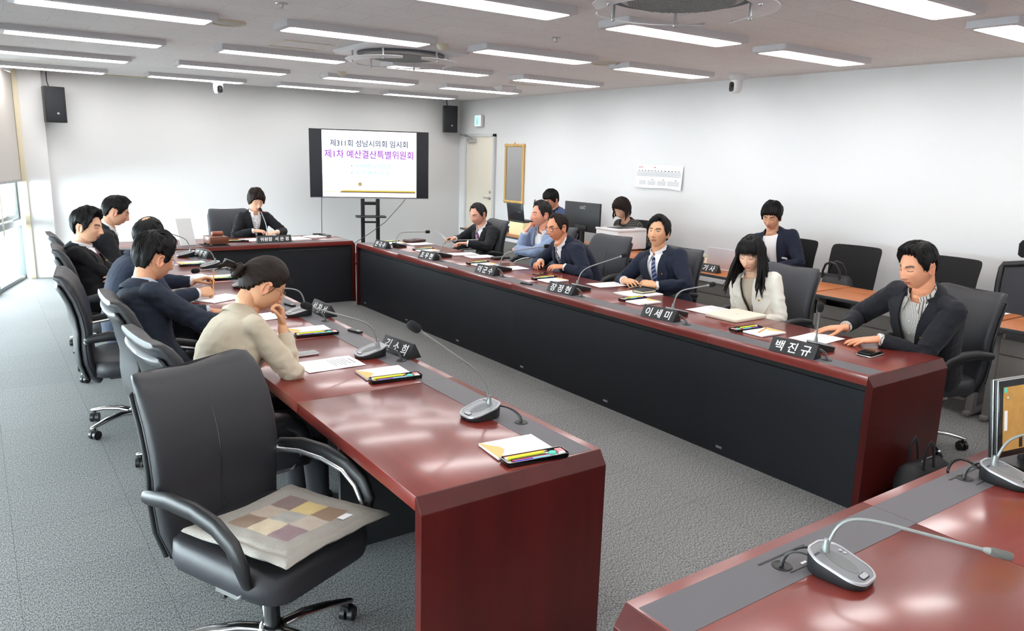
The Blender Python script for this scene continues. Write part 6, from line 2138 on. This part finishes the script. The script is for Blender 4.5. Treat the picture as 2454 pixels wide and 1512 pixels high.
# the balding man
p = make_person('person in a navy jacket with a balding crown, turned away, holding an orange pencil', (.79, 5.72, .53), 6, (.975, 5.77, 1.175), 48, 10,
    dict(w=(1.215, 5.475, .795), d=(1, .25, .05), n=(.1, -.6, .7), pole=(-.1, -.8, -.6), curl=(.62, .66, .7, .74), thumb=.75),
    dict(w=(1.285, 5.92, .80), d=(.9, -.25, .30), n=(-.3, .25, .9), pole=(0, .8, -.6), curl=(.35, .42, .5, .55), thumb=.5),
    k=.99, slouch=.055, skin='d0a07c', voxel=.0038, hair=BLACKH)
suit(p, navy_mid, seed=6, pin=False); p.trousers(trs)
hair_shell(p.Mh, LINE_RECEDE, hm_black, p.root, p.hs, .013, .014, .016, lump=.20, seed=12, bald=.92)
q = copy_tree(PROTO['pencil']); q.location = (1.325, 5.50, .868); q.rotation_euler = (R(78), R(8), 0); q['label'] = 'orange pencil held upright in the hand of the balding man'; q['group'] = 'yellow pencils'
# the man with the dark red tie
p = make_person('person in a black suit and dark red tie, arms crossed, eyes closed', (.77, 6.78, .53), -16, (.71, 6.79, 1.150), -32, 6,
    dict(w=(.94, 6.93, .735), d=(.0, 1, .1), n=(1, 0, .2), pole=(-.1, -1, -.5), curl=(.3, .3, .35, .4), hide=True),
    dict(w=(.93, 6.60, .765), d=(-.85, -.36, -.10), n=(.15, -.85, .5), pole=(.1, 1, -.6), curl=(.16, .2, .28, .34), thumb=.1, splay=1.6),
    k=1., slouch=.05, build=1.06, skin='dfac8c', voxel=.0038, hair=BLACKH)
suit(p, black_suit, tie=stripe_mat('red_tie', '7a1426', 'a8304a', 90, (.5, 0, .8), .72), seed=7); p.trousers(trs)
hair_shell(p.Mh, LINE_MAN, hm_black, p.root, p.hs, .034, .014, .018, lump=.25, seed=17, front_lift=.012)
# the young man by the wall
p = make_person('person in a black suit with open white collar, reading, nearest the far wall', (.76, 7.72, .53), 0, (1.035, 7.66, 1.195), -2, 20,
    dict(w=(1.22, 7.45, .785), d=(1, .2, 0), n=(0, 0, 1), pole=(-.2, -.6, -1)),
    dict(w=(1.22, 7.88, .785), d=(1, -.2, 0), n=(0, 0, 1), pole=(-.2, .6, -1)),
    k=1., skin='d6a689', voxel=.0038, hair=BLACKH)
suit(p, black_suit, open_=True, seed=9, pin=False); p.trousers(trs)
hair_shell(p.Mh, LINE_MAN, hm_black, p.root, p.hs, .024, .012, .016, lump=.18, seed=21, front_lift=.020)

# --- far table ----------------------------------------------------------
p = make_person('person in a black suit and ruffled white blouse at the far table', (2.80, 9.58, .53), -90, (2.815, 9.42, 1.165), -84, 22,
    dict(w=(2.735, 9.27, .815), d=(1, -.35, -.05), n=(0, -.35, 1), pole=(-1, .2, -.6), curl=(.22, .25, .3, .35), thumb=.3),
    dict(w=(2.985, 9.20, .795), d=(-1, -.25, -.05), n=(0, -.35, 1), pole=(1, .2, -.6), curl=(.3, .35, .4, .45), thumb=.3),
    fem=1., k=.97, hs=1.05, skin='e0b093', voxel=.0038, hair=BROWNH)
suit(p, black_suit, vn=(.34, .066), open_=True, pin=False, seed=11, lw=.06); p.trousers(trs)
b = MB()
for i in range(9):
    c = p.surf(.93 - .055 * i, .006 * math.sin(i * 2.1), .014, .007); b.ball(c, (.022 - .001 * i, .010, .014), 10, 6)
b.build('ruffle', white_shirt, p.root)
hair_shell(p.Mh, LINE_SHORT_W, hm_brown, p.root, p.hs, .036, .016, .020, 1., lump=.30, seed=23, part=.6)

# --- right row ----------------------------------------------------------
p = make_person('person in a black suit and purple tie, short receding hair, holding up a sheet', (5.02, 7.60, .53), 183, (4.855, 7.585, 1.100), 192, 16,
    dict(w=(4.66, 7.80, .795), d=(-1, .05, .05), n=(.0, .45, 1), pole=(.1, 1, -.5), curl=(.4, .45, .5, .5), thumb=.7),
    dict(w=(4.60, 7.42, .785), d=(-.8, .55, 0), n=(0, 0, 1), pole=(.2, -1, -.5), curl=(.25, .3, .35, .4)),
    k=.99, slouch=.05, skin='d29c84', voxel=.0038, hair=BLACKH)
suit(p, black_suit, tie=stripe_mat('purple_tie', '7d2a78', '8e3a88', 60, (.5, 0, .8)), seed=13); p.trousers(trs)
hair_shell(p.Mh, LINE_RECEDE, hm_grey, p.root, p.hs, .016, .009, .011, lump=.12, seed=27)
sh = empty('paper_sheet', (4.555, 7.84, .79), heading(-1, .3), 'thin white sheet held upright by the man with the purple tie', 'paper', 'white paper sheets on the tables')
b = MB(); rows = []
for j in range(9):
    v = j / 8
    rows.append([Vector((.20 * (i / 6 - .5), .09 * v + .05 * v * v, .17 * v - .05 * v * v)) for i in range(7)])
b.loft(rows, cap=False, closed=False); b.build('sheet', M['paper'], sh, ang=180)

p = make_person('person in a light blue blazer and open white shirt, chin resting on one fist', (5.05, 6.52, .53), 180, (4.865, 6.375, 1.192), 170, 0,
    dict(w=(4.765, 6.505, 1.010), d=(.32, -.45, .8), n=(-.85, .35, .3), pole=(-.4, .3, -1), curl=(.75, .8, .85, .85), thumb=.7),
    dict(w=(4.70, 6.62, .80), d=(-.2, 1, 0), n=(-1, 0, .2), pole=(.2, -1, -.3), hide=True),
    k=1., build=1.04, slouch=.04, skin='dc9a80', voxel=.0038, hair=BLACKH)
lb = fabric('light_blue_blazer', '8a9bb9', .85, .3, 500, .2)
suit(p, lb, open_=True, pin=False, seed=15); p.trousers(trs)
hair_shell(p.Mh, LINE_RECEDE, hm_grey, p.root, p.hs, .026, .010, .012, lump=.25, seed=31)

p = make_person('person in a navy suit and round dark glasses, hands folded on the table', (4.84, 5.56, .53), 172, (4.475, 5.605, 1.140), 178, 8,
    dict(w=(4.395, 5.74, .795), d=(-.8, -.45, -.02), n=(-.2, .3, 1), pole=(.4, 1, -.4), curl=(.4, .45, .5, .5), thumb=.4),
    dict(w=(4.43, 5.43, .79), d=(-.85, .50, .0), n=(-.2, -.3, 1), pole=(.4, -1, -.4), curl=(.3, .35, .4, .45), thumb=.3),
    k=1., build=1.10, slouch=.055, skin='d6926f', voxel=.0036, hair=BLACKH)
suit(p, navy_suit, tie=stripe_mat('grey_navy_tie', '2b3147', '8f95a8', 45, (.6, 0, .8), .6), seed=17); p.trousers(trs)
p.glasses(M['spec_black'], .0215, .0027, .9)
hair_shell(p.Mh, LINE_RECEDE, hm_brown, p.root, p.hs, .012, .010, .012, lump=.12, seed=35)

p = make_person('person in a navy suit and striped navy tie, chin raised', (4.83, 4.46, .53), 190, (4.715, 4.535, 1.185), 202, -9,
    dict(w=(4.47, 4.66, .775), d=(-.25, -1, .05), n=(-.4, 0, 1), pole=(.3, 1, -.6), curl=(.2, .22, .26, .3), thumb=.15),
    dict(w=(4.51, 4.33, .775), d=(-.3, 1, .15), n=(-.5, 0, 1), pole=(.3, -1, -.6), curl=(.2, .25, .3, .35), thumb=.0),
    k=1.02, build=1.06, slouch=.03, skin='d5a07b', voxel=.0036, hair=BLACKH, eyes='open')
suit(p, navy_suit, vn=(.18, .075), tie=stripe_mat('striped_navy_tie', '1d2a56', 'a7aec4', 32, (.62, 0, .8), .80), seed=19); p.trousers(trs)
hair_shell(p.Mh, LINE_MAN, hm_black, p.root, p.hs, .030, .014, .016, lump=.12, seed=39, part=-1.2)

p = make_person('person in a white blazer with black lanyard and long black hair', (4.73, 3.42, .53), 188, (4.575, 3.475, 1.135), 200, 16,
    dict(w=(4.46, 3.55, .675), d=(-.8, -.5, -.1), n=(-.2, 0, 1), pole=(1, .25, -.6)),
    dict(w=(4.46, 3.27, .675), d=(-.8, .5, -.1), n=(-.2, 0, 1), pole=(1, -.25, -.6)),
    fem=1., k=.96, hs=1.04, skin='e3b79c', voxel=.0034, hair=BLACKH)
wb = fabric('white_blazer', 'e6e1d6', .8, .2, 600, .2, .03)
p.shirt(mat('cloth_greige_top', 'b9ad9b', .8), collar=False, cuffs=False, low=.05, grow=.006)
p.top('blazer', wb, grow=.024, vneck=(.12, .062), seed=23, pad=.02, wr=.008)
p.lapels(wb, (.12, .062), .024, .085, peak=.35)
p.pin(t=.68, grow=.024)
p.trousers(fabric('greige_trousers', '8a8378'))
b = MB()
for sg in (-1, 1):
    b.tube([p.surf(t, sg * x, .012, .012) for t, x in ((1.0, .062), (.92, .056), (.75, .038), (.55, .020), (.38, .006))], .0045, 6, flat=.4)
b.build('lanyard', M['black_mesh'], p.root)
hair_shell(p.Mh, LINE_FRINGE, hm_black, p.root, p.hs, .022, .018, .022, 1., lump=.12, seed=41)
hang_hair(p, 'long_hair', hm_black, 58, 56, 178, .25, .0135, .018, .022, 5, fwd=.05, out=.05)
add_strands(p.Mh, [[(x * .4, .03, .135), (x * .8, .085, .120), (x * 1.0, .112 - abs(x) * .35, .075), (x * 1.08, .117 - abs(x) * .5, .030 - (.02 * (abs(x) > .04)))] for x in [(-.062 + .0062 * i) for i in range(21)]], [.0085] * 21, hm_black, p.root, 'fringe', 6)

p = make_person('person in a dark suit and striped open shirt, hands flat on the table', (4.84, 2.27, .53), 166, (4.50, 2.235, 1.215), 163, 12,
    dict(w=(4.405, 2.585, .788), d=(-.62, .78, -.14), n=(-.1, .05, 1), pole=(.5, .9, -.5), curl=(.10, .10, .12, .14), thumb=.1, splay=1.5),
    dict(w=(4.285, 2.30, .788), d=(-.72, .68, -.14), n=(-.1, .05, 1), pole=(.7, -.8, -.3), curl=(.08, .08, .10, .12), thumb=.1, splay=1.3),
    k=1.05, build=1.04, hs=1.10, slouch=.03, skin='dc9b78', voxel=.0030, hair=BLACKH)
strp = stripe_mat('striped_shirt', 'd8d4cf', '6e675f', 95, (1, 0, 0), .62)
suit(p, fabric('dark_suit', '191a20'), vn=(.10, .082), shirt_m=strp, open_=True, seed=29, voxel=.0062, wr=.009); p.trousers(trs)
hair_shell(p.Mh, LINE_MAN, hm_black, p.root, p.hs, .026, .005, .009, lump=.20, seed=43, front_lift=.018)
S, E, W, d_, n_, a_ = p.arm[-1]
b = MB(); cth = W + d_.normalized() * .150 - n_.normalized() * .0
b.tube([W + d_.normalized() * -.014 + n_.normalized() * .0, W + d_.normalized() * -.004], .0335, 18); b.build('watch_strap', M['white_plastic'], p.root)
b = MB()
for t, x in ((.82, .004), (.66, .003), (.50, .002), (.34, .001)):
    c = p.surf(t, x, .010, .007); b.ball(c, (.005, .003, .005), 8, 5)
b.build('shirt_buttons', M['white_plastic'], p.root)

# --- wall desks ---------------------------------------------------------
p = make_person('person in a blue-grey jacket and glasses, black fringe, behind the large monitor', (6.74, 8.28, .53), 182, (6.545, 8.355, 1.205), 186, 22,
    dict(w=(6.42, 8.5, .765), d=(-1, -.2, 0), n=(0, 0, 1)), dict(w=(6.42, 8.1, .765), d=(-1, .2, 0), n=(0, 0, 1)),
    k=1., skin='dc9c7e', voxel=.0042, hair=BLACKH)
suit(p, fabric('blue_grey_jacket', '4a587c'), shirt_m=fabric('navy_shirt', '1c2440'), open_=True, pin=False, seed=33); p.trousers(trs)
p.glasses(M['spec_gold'], .020, .0013, .75)
hair_shell(p.Mh, LINE_FRINGE, hm_black, p.root, p.hs, .034, .012, .016, lump=.24, seed=47)

p = make_person('person in a dark tweed top, wavy dark bob, looking down behind the printer', (6.72, 6.84, .53), 184, (6.455, 6.845, 1.195), 186, 30,
    dict(w=(6.42, 7.02, .77), d=(-1, -.2, 0), n=(0, 0, 1)), dict(w=(6.47, 6.62, .77), d=(-1, .2, 0), n=(0, 0, 1)),
    fem=1., k=.95, hs=1.03, skin='dcab90', voxel=.0042, hair=BROWNH)
def tweed():
    m, nt, b = new_mat('cloth_tweed'); L = nt.links
    tc = nt.nodes.new('ShaderNodeTexCoord')
    ck = nt.nodes.new('ShaderNodeTexBrick'); ck.inputs['Scale'].default_value = 1; ck.offset = 0
    ck.inputs['Brick Width'].default_value = .022; ck.inputs['Row Height'].default_value = .022; ck.inputs['Mortar Size'].default_value = .0022
    ck.inputs['Color1'].default_value = (.012, .012, .014, 1); ck.inputs['Color2'].default_value = (.025, .025, .026, 1); ck.inputs['Mortar'].default_value = (.16, .16, .14, 1)
    mp = nt.nodes.new('ShaderNodeMapping'); mp.inputs['Rotation'].default_value = (R(90), 0, 0)
    L.new(tc.outputs['Object'], mp.inputs[0]); L.new(mp.outputs[0], ck.inputs['Vector']); L.new(ck.outputs[0], b.inputs['Base Color'])
    b.inputs['Roughness'].default_value = .9
    return m
p.top('tweed_top', tweed(), grow=.016, vneck=None, neck=.985, seed=35, cut=.12)
pp, dd, rr, ff = p.spine(.985)
b = MB(); b.tube([pp + rr * (.078 * math.cos(a)) + ff * (.078 * math.sin(a) + .004) - dd * (.006 + .022 * max(0, math.sin(a))) for a in [2 * math.pi * k / 28 for k in range(29)]], .016, 8); b.build('collar_band', M['black_mesh'], p.root)
b = MB(); b.ball(p.surf(.90, 0, .020, .016), .006, 8, 6); b.build('button', M['satin'], p.root)
p.trousers(trs)
hair_shell(p.Mh, LINE_SHORT_W, hm_brown, p.root, p.hs, .030, .024, .026, 1., lump=.18, seed=51, part=.5)
hang_hair(p, 'bob_locks', hm_brown, 20, 66, 178, .10, .012, .020, .016, 9, out=.014)

p = make_person('person in a navy blazer over a white T-shirt, black fringe, at the white laptop', (6.74, 4.66, .53), 196, (6.51, 4.735, 1.262), 200, 16,
    dict(w=(6.34, 4.98, .765), d=(-1, -.1, 0), n=(0, 0, 1), pole=(.3, 1, -.6)), dict(w=(6.40, 4.58, .765), d=(-1, .3, 0), n=(0, 0, 1), pole=(.3, -1, -.6)),
    k=1.03, skin='d2a081', voxel=.0040, hair=BLACKH)
wt = mat('cloth_white_tee', (.80, .80, .82), .8, bump=.1)
p.shirt(wt, collar=False, cuffs=False)
pp, dd, rr, ff = p.spine(.985)
b = MB(); b.tube([pp + rr * (.068 * math.cos(a)) + ff * (.066 * math.sin(a) + .004) - dd * (.002 + .018 * max(0, math.sin(a))) for a in [2 * math.pi * k / 28 for k in range(29)]], .009, 8); b.build('neckband', wt, p.root)
p.top('blazer', navy_suit, grow=.02, vneck=(.20, .085), seed=37); p.lapels(navy_suit, (.20, .085), .02, .07)
c = p.surf(.60, -.115, .022, .02); pp, dd, rr, ff = p.spine(.6)
b = MB(); b.loft([[c + rr * x + dd * (z + x * .35) + ff * q for x, z in ((-.028, -.008), (.028, -.008), (.028, .008), (-.028, .008))] for q in (-.006, .003)]); b.build('name_tag', M['white_plastic'], p.root, smooth=False)
p.trousers(trs)
hair_shell(p.Mh, LINE_FRINGE, hm_black, p.root, p.hs, .040, .012, .015, lump=.24, seed=57)
